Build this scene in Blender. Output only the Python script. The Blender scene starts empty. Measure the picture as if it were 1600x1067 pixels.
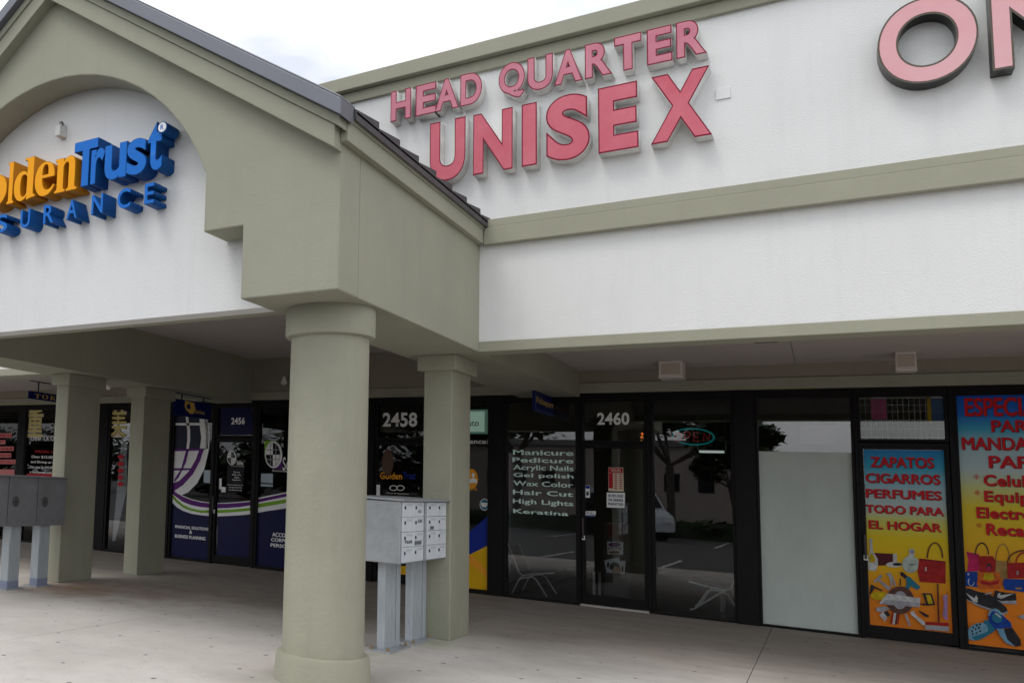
import bpy, bmesh, math, random
from mathutils import Vector, Matrix
random.seed(7)
S = bpy.context.scene
COL = S.collection
# ------------------------------------------------------------------ camera
F, CX, CY, H = 1366.572, 245.813, 602.688, 1.5
def _rot(w):
    w = Vector(w); return Matrix.Rotation(w.length, 3, w.normalized())
RM = _rot((1.39617, 0.50944, -0.49590))
cam = bpy.data.cameras.new('camera'); camo = bpy.data.objects.new('camera', cam); COL.objects.link(camo)
cam.sensor_width = 36; cam.sensor_fit = 'HORIZONTAL'; cam.lens = F / 1600 * 36
cam.shift_x = (800 - CX) / 1600; cam.shift_y = (CY - 533.5) / 1600
cam.clip_start = 0.05; cam.clip_end = 2000
m3 = Matrix((RM[0], -RM[1], -RM[2])).transposed()
camo.matrix_world = Matrix.Translation((0, 0, H)) @ m3.to_4x4()
S.camera = camo
RT = RM.transposed()
def ray(px, py): return RT @ Vector(((px - CX) / F, (py - CY) / F, 1.0))
def atY(px, py, y): d = ray(px, py); return Vector((0, 0, H)) + d * (y / d.y)
def atX(px, py, x): d = ray(px, py); return Vector((0, 0, H)) + d * (x / d.x)
def atZ(px, py, z): d = ray(px, py); return Vector((0, 0, H)) + d * ((z - H) / d.z)
# ------------------------------------------------------------------ light
S.view_settings.view_transform = 'Standard'; S.view_settings.look = 'None'
S.view_settings.exposure = 0.26; S.view_settings.gamma = 1
W = bpy.data.worlds.new('World'); S.world = W; W.use_nodes = True
nt = W.node_tree; bg = nt.nodes['Background']
sky = nt.nodes.new('ShaderNodeTexSky'); sky.sky_type = 'NISHITA'; sky.sun_disc = False
SUN_EL, SUN_AZ = math.radians(60), math.radians(205)
sky.sun_elevation = SUN_EL; sky.sun_rotation = SUN_AZ; sky.dust_density = 3; sky.air_density = 1.3
tc = nt.nodes.new('ShaderNodeTexCoord'); mp = nt.nodes.new('ShaderNodeMapping'); mp.inputs['Scale'].default_value = (1.6, 1.6, 5)
nz = nt.nodes.new('ShaderNodeTexNoise'); nz.inputs['Scale'].default_value = 1.7; nz.inputs['Detail'].default_value = 6
nt.links.new(tc.outputs['Generated'], mp.inputs[0]); nt.links.new(mp.outputs[0], nz.inputs[0])
cr = nt.nodes.new('ShaderNodeValToRGB'); cr.color_ramp.elements[0].position = .33; cr.color_ramp.elements[1].position = .68
cr.color_ramp.elements[0].color = (4.9, 5.15, 5.7, 1); cr.color_ramp.elements[1].color = (11.0, 11.0, 11.1, 1)
nt.links.new(nz.outputs[0], cr.inputs[0])
ov = nt.nodes.new('ShaderNodeMix'); ov.data_type = 'RGBA'; ov.blend_type = 'MULTIPLY'; ov.inputs[0].default_value = 1
ov.inputs[6].default_value = (1, 1, 1, 1); nt.links.new(cr.outputs[0], ov.inputs[7])
mx = nt.nodes.new('ShaderNodeMix'); mx.data_type = 'RGBA'; mx.inputs[0].default_value = .9
nt.links.new(sky.outputs[0], mx.inputs[6]); nt.links.new(ov.outputs[2], mx.inputs[7])
nt.links.new(mx.outputs[2], bg.inputs[0]); bg.inputs[1].default_value = 0.15
sl = bpy.data.lights.new('sun', 'SUN'); sl.energy = 0.8; sl.angle = math.radians(20); sl.color = (1, .97, .92)
so = bpy.data.objects.new('sun', sl); COL.objects.link(so)
sd = Vector((math.sin(SUN_AZ) * math.cos(SUN_EL), math.cos(SUN_AZ) * math.cos(SUN_EL), math.sin(SUN_EL)))
so.rotation_euler = sd.to_track_quat('Z', 'Y').to_euler(); so.location = (0, -20, 30)

# ------------------------------------------------------------------ materials
MATS = {}
def mat(name, col, rough=.6, metal=0, bump=0, bscale=60, var=0, vscale=1.5, vcol=None, spec=.5, emit=0, detail=4, bdist=.02, stretch=None, streak=0):
    if name in MATS: return MATS[name]
    m = bpy.data.materials.new(name); m.use_nodes = True; n = m.node_tree; b = n.nodes['Principled BSDF']
    b.inputs['Base Color'].default_value = (*col, 1); b.inputs['Roughness'].default_value = rough; b.inputs['Metallic'].default_value = metal
    if any(k in name for k in ('vinyl', 'print', 'lettering', 'panel', 'sign', 'ink', 'card', 'sticker', 'cover', 'digits', 'film', 'frame', 'black_', 'acrylic', 'return', 'trim')): spec = .12
    b.inputs['Specular IOR Level'].default_value = spec
    if emit: b.inputs['Emission Color'].default_value = (*col, 1); b.inputs['Emission Strength'].default_value = emit
    if bump or var:
        c = n.nodes.new('ShaderNodeTexCoord')
        src = c.outputs['Object']
        if stretch:
            q = n.nodes.new('ShaderNodeMapping'); q.inputs['Scale'].default_value = stretch; n.links.new(src, q.inputs[0]); src = q.outputs[0]
    if var:
        z = n.nodes.new('ShaderNodeTexNoise'); z.inputs['Scale'].default_value = vscale; z.inputs['Detail'].default_value = 8; z.inputs['Roughness'].default_value = .65
        n.links.new(src, z.inputs[0])
        r = n.nodes.new('ShaderNodeMapRange'); r.inputs[1].default_value = .35; r.inputs[2].default_value = .7; n.links.new(z.outputs[0], r.inputs[0])
        x = n.nodes.new('ShaderNodeMix'); x.data_type = 'RGBA'; n.links.new(r.outputs[0], x.inputs[0])
        x.inputs[6].default_value = (*col, 1); x.inputs[7].default_value = (*(vcol or tuple(k * (1 - var) for k in col)), 1)
        n.links.new(x.outputs[2], b.inputs['Base Color'])
    if streak:
        q = n.nodes.new('ShaderNodeMapping'); q.inputs['Scale'].default_value = (5, 5, .35); n.links.new(c.outputs['Object'], q.inputs[0])
        z = n.nodes.new('ShaderNodeTexNoise'); z.inputs['Scale'].default_value = 1.2; z.inputs['Detail'].default_value = 7; z.inputs['Roughness'].default_value = .7; n.links.new(q.outputs[0], z.inputs[0])
        r = n.nodes.new('ShaderNodeMapRange'); r.inputs[1].default_value = .52; r.inputs[2].default_value = .78; r.inputs[4].default_value = streak; n.links.new(z.outputs[0], r.inputs[0])
        y = n.nodes.new('ShaderNodeMix'); y.data_type = 'RGBA'; n.links.new(r.outputs[0], y.inputs[0]); n.links.new(x.outputs[2], y.inputs[6]); y.inputs[7].default_value = (*(k * .45 for k in col), 1)
        n.links.new(y.outputs[2], b.inputs['Base Color'])
    if bump:
        z = n.nodes.new('ShaderNodeTexNoise'); z.inputs['Scale'].default_value = bscale; z.inputs['Detail'].default_value = detail
        n.links.new(c.outputs['Object'], z.inputs[0])
        u = n.nodes.new('ShaderNodeBump'); u.inputs['Strength'].default_value = bump; u.inputs['Distance'].default_value = bdist
        n.links.new(z.outputs[0], u.inputs['Height']); n.links.new(u.outputs[0], b.inputs['Normal'])
    MATS[name] = m; return m
def gradmat(name, z0, z1, stops, rough=.35):
    m = bpy.data.materials.new(name); m.use_nodes = True; n = m.node_tree; b = n.nodes['Principled BSDF']
    stops = [(p, tuple(min(.9, k * 1.12) for k in cc)) for p, cc in stops]
    c = n.nodes.new('ShaderNodeTexCoord'); s = n.nodes.new('ShaderNodeSeparateXYZ'); n.links.new(c.outputs['Object'], s.inputs[0])
    r = n.nodes.new('ShaderNodeMapRange'); r.inputs[1].default_value = z0; r.inputs[2].default_value = z1; n.links.new(s.outputs[2], r.inputs[0])
    k = n.nodes.new('ShaderNodeValToRGB'); n.links.new(r.outputs[0], k.inputs[0]); e = k.color_ramp.elements
    e[0].position = stops[0][0]; e[0].color = (*stops[0][1], 1); e[1].position = stops[-1][0]; e[1].color = (*stops[-1][1], 1)
    for p, cc in stops[1:-1]: q = e.new(p); q.color = (*cc, 1)
    n.links.new(k.outputs[0], b.inputs['Base Color']); b.inputs['Roughness'].default_value = rough; b.inputs['Specular IOR Level'].default_value = .15
    return m
def glassmat(name, tint, ior=1.9, rough=0.0):
    m = bpy.data.materials.new(name); m.use_nodes = True; n = m.node_tree; n.nodes.clear()
    o = n.nodes.new('ShaderNodeOutputMaterial'); x = n.nodes.new('ShaderNodeMixShader'); f = n.nodes.new('ShaderNodeFresnel'); f.inputs[0].default_value = ior
    t = n.nodes.new('ShaderNodeBsdfTransparent'); t.inputs[0].default_value = (*tint, 1); g = n.nodes.new('ShaderNodeBsdfGlossy'); g.inputs['Roughness'].default_value = rough
    c = n.nodes.new('ShaderNodeTexCoord'); z = n.nodes.new('ShaderNodeTexNoise'); z.inputs['Scale'].default_value = 1.1; z.inputs['Detail'].default_value = 1
    u = n.nodes.new('ShaderNodeBump'); u.inputs['Strength'].default_value = .012; u.inputs['Distance'].default_value = .03
    n.links.new(c.outputs['Object'], z.inputs[0]); n.links.new(z.outputs[0], u.inputs['Height']); n.links.new(u.outputs[0], g.inputs['Normal'])
    n.links.new(f.outputs[0], x.inputs[0]); n.links.new(t.outputs[0], x.inputs[1]); n.links.new(g.outputs[0], x.inputs[2]); n.links.new(x.outputs[0], o.inputs[0])
    return m
OLIVE = mat('olive_paint', (.320, .318, .244), .75, bump=.2, bscale=45, var=.10, vscale=1.1, detail=6, bdist=.01, streak=.13)
OLIVE_D = mat('olive_paint_rough', (.312, .309, .236), .8, bump=.32, bscale=30, var=.14, vscale=1.6, detail=8, bdist=.015, streak=.2)
WHITE = mat('white_stucco', (.735, .74, .735), .85, bump=.38, bscale=85, var=.05, vscale=.9, detail=6, bdist=.012, streak=.10)
CEIL = mat('ceiling_plaster', (.52, .475, .45), .9, bump=.3, bscale=80, var=.08, vscale=.8)
HEADER = mat('header_paint', (.27, .24, .19), .8, bump=.2, bscale=40, var=.08)
FRAME = mat('dark_bronze_frame', (.011, .0095, .0105), .45, 0, var=.3, vscale=9, spec=.35)
BLACKP = mat('black_panel', (.012, .013, .018), .45)
GLASS = glassmat('tinted_glass', (.76, .77, .78), 1.72)
GLASSL = glassmat('shaded_glass', (.76, .77, .78), 1.48)
CLEAR = glassmat('clear_glass', (.85, .87, .86), 1.6)
FLASH = mat('grey_metal_flashing', (.16, .165, .19), .42, .5, var=.1)
TILE = mat('dark_roof_tile', (.07, .063, .068), .7, bump=.3, bscale=30, var=.3, vscale=4)
GALV = mat('galvanised_grey', (.43, .45, .47), .5, .35, bump=.05, bscale=20, var=.3, vscale=5)
GALVP = mat('grey_post_paint', (.42, .46, .49), .55, .1, var=.22, vscale=5, stretch=(4, 4, .7))
MDARK = mat('dark_grey_box_paint', (.23, .23, .245), .6, .2, var=.25, vscale=4)
MDOOR = mat('mailbox_door_white', (.66, .70, .74), .5, .1, var=.1, vscale=7)
INK = mat('black_marker', (.03, .03, .035), .6)
RUST = mat('rusty_bolt', (.27, .19, .11), .8)
WHT = mat('white_vinyl', (.86, .87, .88), .6)
SILV = mat('silver_digits', (.85, .85, .85), .5)
MINT = mat('mint_vinyl', (.66, .88, .82), .6)
NAVY = mat('navy_vinyl', (.013, .014, .062), .35)
NAVYS = mat('navy_sign_face', (.004, .012, .10), .35)
PURP = mat('purple_vinyl', (.12, .02, .19), .4)
GREEN = mat('green_vinyl', (.20, .42, .03), .4)
GREYV = mat('grey_vinyl', (.33, .32, .33), .5)
SLATE = mat('slate_vinyl', (.03, .033, .06), .4)
GOLD = mat('gold_lettering', (.70, .46, .10), .45)
PALEGOLD = mat('pale_gold_vinyl', (.62, .52, .20), .5)
CREAM = mat('cream_vinyl', (.66, .58, .46), .6)
REDV = mat('red_vinyl', (.42, .02, .03), .5)
REDL = mat('deep_red_lettering', (.56, .012, .02), .45)
PINKR = mat('pink_sticker', (.62, .22, .22), .6)
BLUEV = mat('blue_vinyl', (.01, .03, .28), .4)
ORNG = mat('orange_vinyl', (.85, .36, .03), .5)
YELL = mat('yellow_vinyl', (.72, .42, .01), .45)
SKIN = mat('printed_skin_tone', (.5, .3, .22), .6)
CHROME = mat('chrome', (.9, .9, .89), .4, .0)
BLKV = mat('black_vinyl_seat', (.012, .012, .013), .5)
PAPER = mat('white_paper', (.85, .87, .87), .7)
TEAL = mat('teal_print', (.02, .16, .24), .4)

# ------------------------------------------------------------------ mesh helpers
def link(name, me, parent=None, m=None):
    o = bpy.data.objects.new(name, me); COL.objects.link(o)
    if parent: o.parent = parent
    if m is not None:
        for k in (m if isinstance(m, (list, tuple)) else [m]): me.materials.append(k)
    return o
def tag(o, label, cat, group=None):
    o['label'] = label; o['category'] = cat
    if group: o['group'] = group
    return o
def thing(name, label, cat, loc=(0, 0, 0), group=None):
    o = bpy.data.objects.new(name, None); COL.objects.link(o); o.location = loc; o.empty_display_size = .2
    return tag(o, label, cat, group)
class MB:
    def __init__(s): s.b = bmesh.new(); s.mi = 0
    def face(s, vs, mi=None):
        try: f = s.b.faces.new(vs)
        except ValueError: return
        f.material_index = s.mi if mi is None else mi
    def box(s, x0, x1, y0, y1, z0, z1, mi=None):
        v = [s.b.verts.new((x, y, z)) for x in (x0, x1) for y in (y0, y1) for z in (z0, z1)]
        for q in ((0, 1, 3, 2), (4, 6, 7, 5), (0, 4, 5, 1), (2, 3, 7, 6), (0, 2, 6, 4), (1, 5, 7, 3)): s.face([v[i] for i in q], mi)
        return s
    def prism(s, pts, ax, a0, a1, mi=None):
        """polygon pts in the two other axes, extruded along axis ax"""
        def P(p, a):
            return {'x': (a, p[0], p[1]), 'y': (p[0], a, p[1]), 'z': (p[0], p[1], a)}[ax]
        A = [s.b.verts.new(P(p, a0)) for p in pts]; B = [s.b.verts.new(P(p, a1)) for p in pts]
        s.face(A, mi); s.face(B[::-1], mi); n = len(pts)
        for i in range(n): s.face([A[i], B[i], B[(i + 1) % n], A[(i + 1) % n]], mi)
        return s
    def lathe(s, prof, c=(0, 0), n=64, mi=None):
        rings = [[s.b.verts.new((c[0] + r * math.cos(2 * math.pi * k / n), c[1] + r * math.sin(2 * math.pi * k / n), z)) for k in range(n)] for r, z in prof]
        for a, b in zip(rings, rings[1:]):
            for k in range(n): s.face([a[k], a[(k + 1) % n], b[(k + 1) % n], b[k]], mi)
        s.face(rings[0][::-1], mi); s.face(rings[-1], mi); return s
    def tube(s, pts, r, n=8, closed=False, mi=None):
        pts = [Vector(p) for p in pts]; N = len(pts); rings = []; up = Vector((.12, .31, .94))
        for i, p in enumerate(pts):
            a = pts[(i - 1) % N] if (closed or i) else p; b = pts[(i + 1) % N] if (closed or i < N - 1) else p
            t = (b - a).normalized(); u = t.cross(up).normalized(); w = t.cross(u)
            rings.append([s.b.verts.new(p + r * (math.cos(2 * math.pi * k / n) * u + math.sin(2 * math.pi * k / n) * w)) for k in range(n)])
        prs = list(zip(rings, rings[1:])) + ([(rings[-1], rings[0])] if closed else [])
        for a, b in prs:
            for k in range(n): s.face([a[k], a[(k + 1) % n], b[(k + 1) % n], b[k]], mi)
        if not closed: s.face(rings[0][::-1], mi); s.face(rings[-1], mi)
        return s
    def poly(s, pts, mi=None):
        s.face([s.b.verts.new(p) for p in pts], mi); return s
    def build(s, name, m, parent=None, bevel=0, smooth=False, tri=False):
        bmesh.ops.recalc_face_normals(s.b, faces=s.b.faces)
        if tri: bmesh.ops.triangulate(s.b, faces=[f for f in s.b.faces if len(f.verts) > 4])
        me = bpy.data.meshes.new(name); s.b.to_mesh(me); s.b.free()
        o = link(name, me, parent, m)
        if smooth:
            for f in me.polygons: f.use_smooth = True
            if hasattr(me, 'set_sharp_from_angle'): me.set_sharp_from_angle(angle=math.radians(40))
        if bevel:
            b = o.modifiers.new('bevel', 'BEVEL'); b.width = bevel; b.segments = 2; b.limit_method = 'ANGLE'; b.angle_limit = math.radians(40)
        return o
def struct(o): o['kind'] = 'structure'; return o
def copy_tree(o, parent=None):
    c = o.copy(); COL.objects.link(c)
    if parent: c.parent = parent
    for ch in list(o.children): copy_tree(ch, c)
    return c
def setlabel(o, t): o['label'] = t; return o

# text -> mesh. local x right, z up, front faces -Y
def serif(t):
    return ''.join(chr(0x1D400 + ord(c) - 65) if 'A' <= c <= 'Z' else chr(0x1D41A + ord(c) - 97) if 'a' <= c <= 'z' else c for c in t)
def raw_text(body, off=0, depth=0, space=1.0):
    c = bpy.data.curves.new('lettering', 'FONT'); c.body = body; c.offset = off; c.extrude = depth / 2; c.space_character = space; c.resolution_u = 10 if len(body) == 1 else 5
    o = bpy.data.objects.new('lettering', c); COL.objects.link(o)
    dg = bpy.context.evaluated_depsgraph_get(); me = bpy.data.meshes.new_from_object(o.evaluated_get(dg))
    bpy.data.objects.remove(o); bpy.data.curves.remove(c)
    return me
CAP = {}
def capref(off):
    k = round(off, 4)
    if k not in CAP:
        me = raw_text('H', off); zs = [v.co.y for v in me.vertices]; CAP[k] = (min(zs), max(zs)); bpy.data.meshes.remove(me)
    return CAP[k]
def t_mesh(off, depth):
    e = off - .03; w, h = .62, .73; b2 = bmesh.new()
    P_ = [(-e, h - .16 - e), (-e, h + e), (w + e, h + e), (w + e, h - .16 - e), (w / 2 + .095 + e, h - .16 - e), (w / 2 + .095 + e, -e), (w / 2 - .095 - e, -e), (w / 2 - .095 - e, h - .16 - e)]
    T_ = [b2.verts.new((x, z, .5 if depth else 0)) for x, z in P_]; b2.faces.new(T_[::-1])
    if depth:
        Q_ = [b2.verts.new((x, z, -.5)) for x, z in P_]; b2.faces.new(Q_)
        for i in range(8): b2.faces.new([T_[i], T_[(i + 1) % 8], Q_[(i + 1) % 8], Q_[i]])
    bmesh.ops.recalc_face_normals(b2, faces=b2.faces)
    if not depth:
        for f in b2.faces:
            if f.normal.z < 0: f.normal_flip()
    me = bpy.data.meshes.new('lettering'); b2.to_mesh(me); b2.free(); return me
def text(body, x0, x1, z0, z1, y, m, name='lettering', parent=None, off=.02, depth=0, plane='XZ', fit='cap', shear=0, space=None, ref=None):
    """fits the text between x0..x1 and baseline z0 / cap height z1; depth goes backwards from y"""
    lay = 0
    if not depth and off > .014 and any(ch in 'MWNTAVvw' for ch in body) and ref is None: lay, off0, off = off, off, 0.0
    if body == 'T' and (depth or ref): me = t_mesh(off, depth)
    else: me = raw_text(body, off, 1.0 if depth else 0, space or (1 + off * 1.6))
    if lay:
        b2 = bmesh.new(); src = bmesh.new(); src.from_mesh(me)
        for k, (dx, dz) in enumerate(((0, 0), (lay, 0), (-lay, 0), (0, lay * .6), (0, -lay * .6), (lay * .7, lay * .5), (-lay * .7, -lay * .5))):
            mp_ = {v: b2.verts.new((v.co.x + dx, v.co.y + dz, k * 1e-4)) for v in src.verts}
            for f in src.faces: b2.faces.new([mp_[v] for v in f.verts])
        b2.to_mesh(me); b2.free(); src.free()
    vs = ref or [(min(v.co.x for v in me.vertices), max(v.co.x for v in me.vertices)), (min(v.co.y for v in me.vertices), max(v.co.y for v in me.vertices))]
    xa, xb = vs[0]
    if fit == 'cap': ya, yb = capref(off)
    else: ya, yb = vs[1]
    sx = (x1 - x0) / (xb - xa); sz = (z1 - z0) / (yb - ya)
    for v in me.vertices:
        X = x0 + (v.co.x - xa) * sx; Z = z0 + (v.co.y - ya) * sz; X += shear * (Z - z0)
        D = (0.5 - v.co.z) * depth if depth else -v.co.z
        v.co = (X, y + D, Z) if plane == 'XZ' else (y - D, X, Z)
    # curve text lies in xy facing +z: after mapping the front faces -Y (XZ) or +X (YZ)
    me.materials.clear(); o = link(name, me, parent, m)
    return o
def ptext(body, p0, p1, y, m, parent=None, name='lettering', off=.02, shear=0, space=None):
    """p0 = top-left pixel, p1 = bottom-right pixel of the cap box, on plane y"""
    a = atY(*p0, YS); b = atY(*p1, YS)
    return text(body, a.x, b.x, b.z, a.z, y, m, name, parent, off, shear=shear, space=space)
def px(pts, y, base=None): return [(lambda v: (v.x, y, v.z))(atY(a, b, base or YS)) for a, b in pts]
def decal(name, pts, y, m, parent=None):
    return MB().poly(px(pts, y)).build(name, m, parent, tri=True)
def ell(cx, cz, rx, rz, n=24, a0=0, a1=2 * math.pi, rot=0):
    out = []
    for k in range(n + (0 if abs(a1 - a0 - 2 * math.pi) < 1e-6 else 1)):
        t = a0 + (a1 - a0) * k / n; x = rx * math.cos(t); z = rz * math.sin(t)
        out.append((cx + x * math.cos(rot) - z * math.sin(rot), cz + x * math.sin(rot) + z * math.cos(rot)))
    return out

# ------------------------------------------------------------------ main planes (metres)
YS = 13.405          # shop fronts
YG = 13.455          # glass
YF = 8.881           # canopy facade
YP = 5.66            # portico front
XR, XL, XC = -2.755, -8.915, -5.80
ZB, ZC, ZCP = 2.897, 3.255, 3.68
YK = 4.2             # kerb

# ------------------------------------------------------------------ ground
gm = mat('asphalt', (.085, .083, .08), .9, bump=.6, bscale=90, var=.35, vscale=.6, bdist=.01)
struct(MB().poly([(-900, -900, -.134), (900, -900, -.134), (900, 900, -.134), (-900, 900, -.134)]).build('parking_lot', gm))
cm = bpy.data.materials.new('concrete'); cm.use_nodes = True; n = cm.node_tree; b = n.nodes['Principled BSDF']
c = n.nodes.new('ShaderNodeTexCoord')
def nnoise(scale, det=8, rg=.6, st=None):
    z = n.nodes.new('ShaderNodeTexNoise'); z.inputs['Scale'].default_value = scale; z.inputs['Detail'].default_value = det; z.inputs['Roughness'].default_value = rg
    if st:
        q = n.nodes.new('ShaderNodeMapping'); q.inputs['Scale'].default_value = st; n.links.new(c.outputs['Object'], q.inputs[0]); n.links.new(q.outputs[0], z.inputs[0])
    else: n.links.new(c.outputs['Object'], z.inputs[0])
    return z
def nrange(src, a, bb, lo=0, hi=1):
    r = n.nodes.new('ShaderNodeMapRange'); r.inputs[1].default_value = a; r.inputs[2].default_value = bb; r.inputs[3].default_value = lo; r.inputs[4].default_value = hi; n.links.new(src, r.inputs[0]); return r.outputs[0]
def nmix(fac, A, B):
    x = n.nodes.new('ShaderNodeMix'); x.data_type = 'RGBA'
    if hasattr(fac, 'is_linked'): n.links.new(fac, x.inputs[0])
    else: x.inputs[0].default_value = fac
    for k, v in ((6, A), (7, B)):
        if hasattr(v, 'is_linked'): n.links.new(v, x.inputs[k])
        else: x.inputs[k].default_value = (*v, 1)
    return x.outputs[2]
def nmath(op, A, B):
    x = n.nodes.new('ShaderNodeMath'); x.operation = op
    for k, v in ((0, A), (1, B)):
        if hasattr(v, 'is_linked'): n.links.new(v, x.inputs[k])
        else: x.inputs[k].default_value = v
    return x.outputs[0]
base = nmix(nrange(nnoise(.55).outputs[0], .35, .68), (.61, .575, .53), (.44, .405, .37))
base = nmix(nrange(nnoise(5, 10, .7).outputs[0], .52, .75, 0, .6), base, (.38, .355, .33))
base = nmix(nrange(nnoise(60, 4, .7).outputs[0], .55, .75, 0, .5), base, (.32, .30, .285))
# walkway concrete turns darker and browner towards the shop fronts
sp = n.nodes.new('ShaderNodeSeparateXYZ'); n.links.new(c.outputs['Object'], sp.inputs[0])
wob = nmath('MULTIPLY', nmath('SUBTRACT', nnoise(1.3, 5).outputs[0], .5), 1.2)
back_tone = nrange(nmath('ADD', sp.outputs[1], wob), 8.7, 10.0, 0, .95)
base = nmix(back_tone, base, nmix(nrange(nnoise(2.2, 8, .7, (.7, 1.5, 1)).outputs[0], .3, .7), (.385, .345, .305), (.275, .245, .215)))
# rusty stain by the mailboxes and a few leaks
def spot(x, y, r, colr, amt, src):
    v = n.nodes.new('ShaderNodeVectorMath'); v.operation = 'DISTANCE'; n.links.new(c.outputs['Object'], v.inputs[0]); v.inputs[1].default_value = (x, y, 0)
    f = nmath('ADD', v.outputs['Value'], nmath('MULTIPLY', nmath('SUBTRACT', nnoise(3, 5).outputs[0], .5), r * 1.6))
    return nmix(nrange(f, 0, r, amt, 0), src, colr)
base = spot(-7.95, 8.7, 1.0, (.32, .16, .07), .75, base)
base = spot(-7.0, 9.2, 1.3, (.20, .125, .085), .6, base)
base = spot(-3.35, 6.05, .62, (.30, .285, .24), .7, base)
base = spot(-5.2, 10.2, 1.5, (.15, .125, .105), .5, base)
base = spot(-1.8, 8.7, 1.1, (.30, .285, .265), .5, base)
base = spot(-3.12, 8.75, .45, (.25, .27, .12), .55, base)
base = spot(-3.3, 7.6, .5, (.33, .33, .22), .4, base)
dotn = n.nodes.new('ShaderNodeTexVoronoi'); dotn.voronoi_dimensions = '2D'; dotn.inputs['Scale'].default_value = 1.6; n.links.new(c.outputs['Object'], dotn.inputs[0])
base = nmix(nrange(nmath('ADD', dotn.outputs['Distance'], nmath('MULTIPLY', nnoise(9, 3).outputs[0], .05)), .045, .062, .85, 0), base, (.09, .08, .075))
dot2 = n.nodes.new('ShaderNodeTexVoronoi'); dot2.voronoi_dimensions = '2D'; dot2.inputs['Scale'].default_value = 3.7; n.links.new(c.outputs['Object'], dot2.inputs[0])
base = nmix(nrange(nmath('ADD', dot2.outputs['Distance'], nmath('MULTIPLY', nnoise(6, 3).outputs[0], .09)), .062, .08, .6, 0), base, (.14, .125, .115))
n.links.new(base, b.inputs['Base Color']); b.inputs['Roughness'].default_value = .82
u = n.nodes.new('ShaderNodeBump'); u.inputs['Strength'].default_value = .35; u.inputs['Distance'].default_value = .01
n.links.new(nnoise(70, 6, .7).outputs[0], u.inputs['Height']); n.links.new(u.outputs[0], b.inputs['Normal'])
# slabs with real joints (gaps of 8 mm over a darker bed)
sw = MB()
xs = [-42, -36, -30, -24, -18, -12.2, -8.98, -5.85, -3.3, -0.59, 2.1, 5, 8, 12, 18, 26]
ys = [YK + .15, 9.27, YS + 6.6]
for i in range(len(xs) - 1):
    for j in range(2): sw.box(xs[i] + .003, xs[i + 1] - .003, ys[j] + .003, ys[j + 1] - .003, -.12, 0)
sw.box(xs[0], xs[-1], YK, YK + .148, -.16, -.002)
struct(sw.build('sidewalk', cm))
struct(MB().box(xs[0], xs[-1], YK + .16, YS + 6.5, -.13, -.012).build('sidewalk_bed', mat('joint_dirt', (.12, .11, .10), .95)))
ln = MB()
for k in range(-8, 9):
    x = -3.25 + 2.75 * k
    ln.poly([(x - .05, YK - .4, -.129), (x + .05, YK - .4, -.129), (x + .05, -1.3, -.129), (x - .05, -1.3, -.129)])
    ln.poly([(x - .05, -10.2, -.129), (x + .05, -10.2, -.129), (x + .05, -16.2, -.129), (x - .05, -16.2, -.129)])
struct(ln.build('parking_lines', mat('line_paint', (.6, .6, .58), .8, var=.3, vscale=3)))

# ------------------------------------------------------------------ main building
B = thing('strip_mall_building', 'long white stucco shopping strip with olive trim bands and deep canopy', 'building', (0, YF, 0))
def bpart(name, mb, m, bevel=0, smooth=False):
    o = mb.build(name, m, None, bevel, smooth); o.parent = B; o.matrix_parent_inverse = Matrix.Translation((0, -YF, 0)); return o
XE0, XE1 = -40, 24
bpart('facade_wall', MB().box(XR - .3, XE1, YF, YF + .22, 3.0, 6.0).box(XE0, XL + .3, YF, YF + .22, 3.0, 6.0).box(XL + .3, XR - .3, YF, YF + .22, 3.72, 6.0), WHITE)
bpart('lower_trim', MB().box(XR + .0, XE1, YF - .012, YF + .26, ZB, 3.0).box(XE0, XL, YF - .012, YF + .26, ZB, 3.0), OLIVE, .006)
mb = MB()
for a, bb in ((XR + .06, XE1), (XE0, XL - .06)):
    mb.box(a, bb, YF - .085, YF - .002, 3.975, 4.15).box(a, bb, YF - .07, YF - .002, 4.152, 4.235)
bpart('middle_band', mb, OLIVE, .006)
mb = MB().box(XE0, XE1, YF - .045, YF - .002, 5.835, 5.955).box(XE0, XE1, YF - .125, YF + .30, 5.957, 6.115)
bpart('parapet_cornice', mb, OLIVE, .008)
# canopy ceiling with shallow joints
mb = MB()
for a, bb in ((-2.76, -.28), (-.274, 2.2), (2.206, 6), (6.006, XE1)): mb.box(a, bb, YF + .24, YS + .3, ZC, ZC + .06)
mb.box(XE0, -14, YF + .24, YS + .3, ZC, ZC + .06).box(-13.99, XL + .02, YF + .24, YS + .3, ZC, ZC + .06)
mb.box(-8.16, -5.81, 6.2, YS + .3, ZCP, ZCP + .06).box(-5.80, -3.55, 6.2, YS + .3, ZCP, ZCP + .06)
bpart('canopy_ceiling', mb, CEIL)
bpart('canopy_roof', MB().box(XE0, XE1, YF + .2, 30, 5.4, 5.6), TILE)
mb = MB().box(-2.85, XE1, YS - .03, YS + .25, 3.085, ZC + .05).box(XE0, XL + .1, YS - .03, YS + .25, 3.085, ZC + .05).box(-8.25, -3.46, YS - .03, YS + .25, 3.085, ZCP + .05)
bpart('header_wall', mb, HEADER)
mb = MB().box(XE0, XE1, YS - .055, YS + .2, 2.942, 3.083)
bpart('header_ledge', mb, OLIVE_D, .004)
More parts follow.
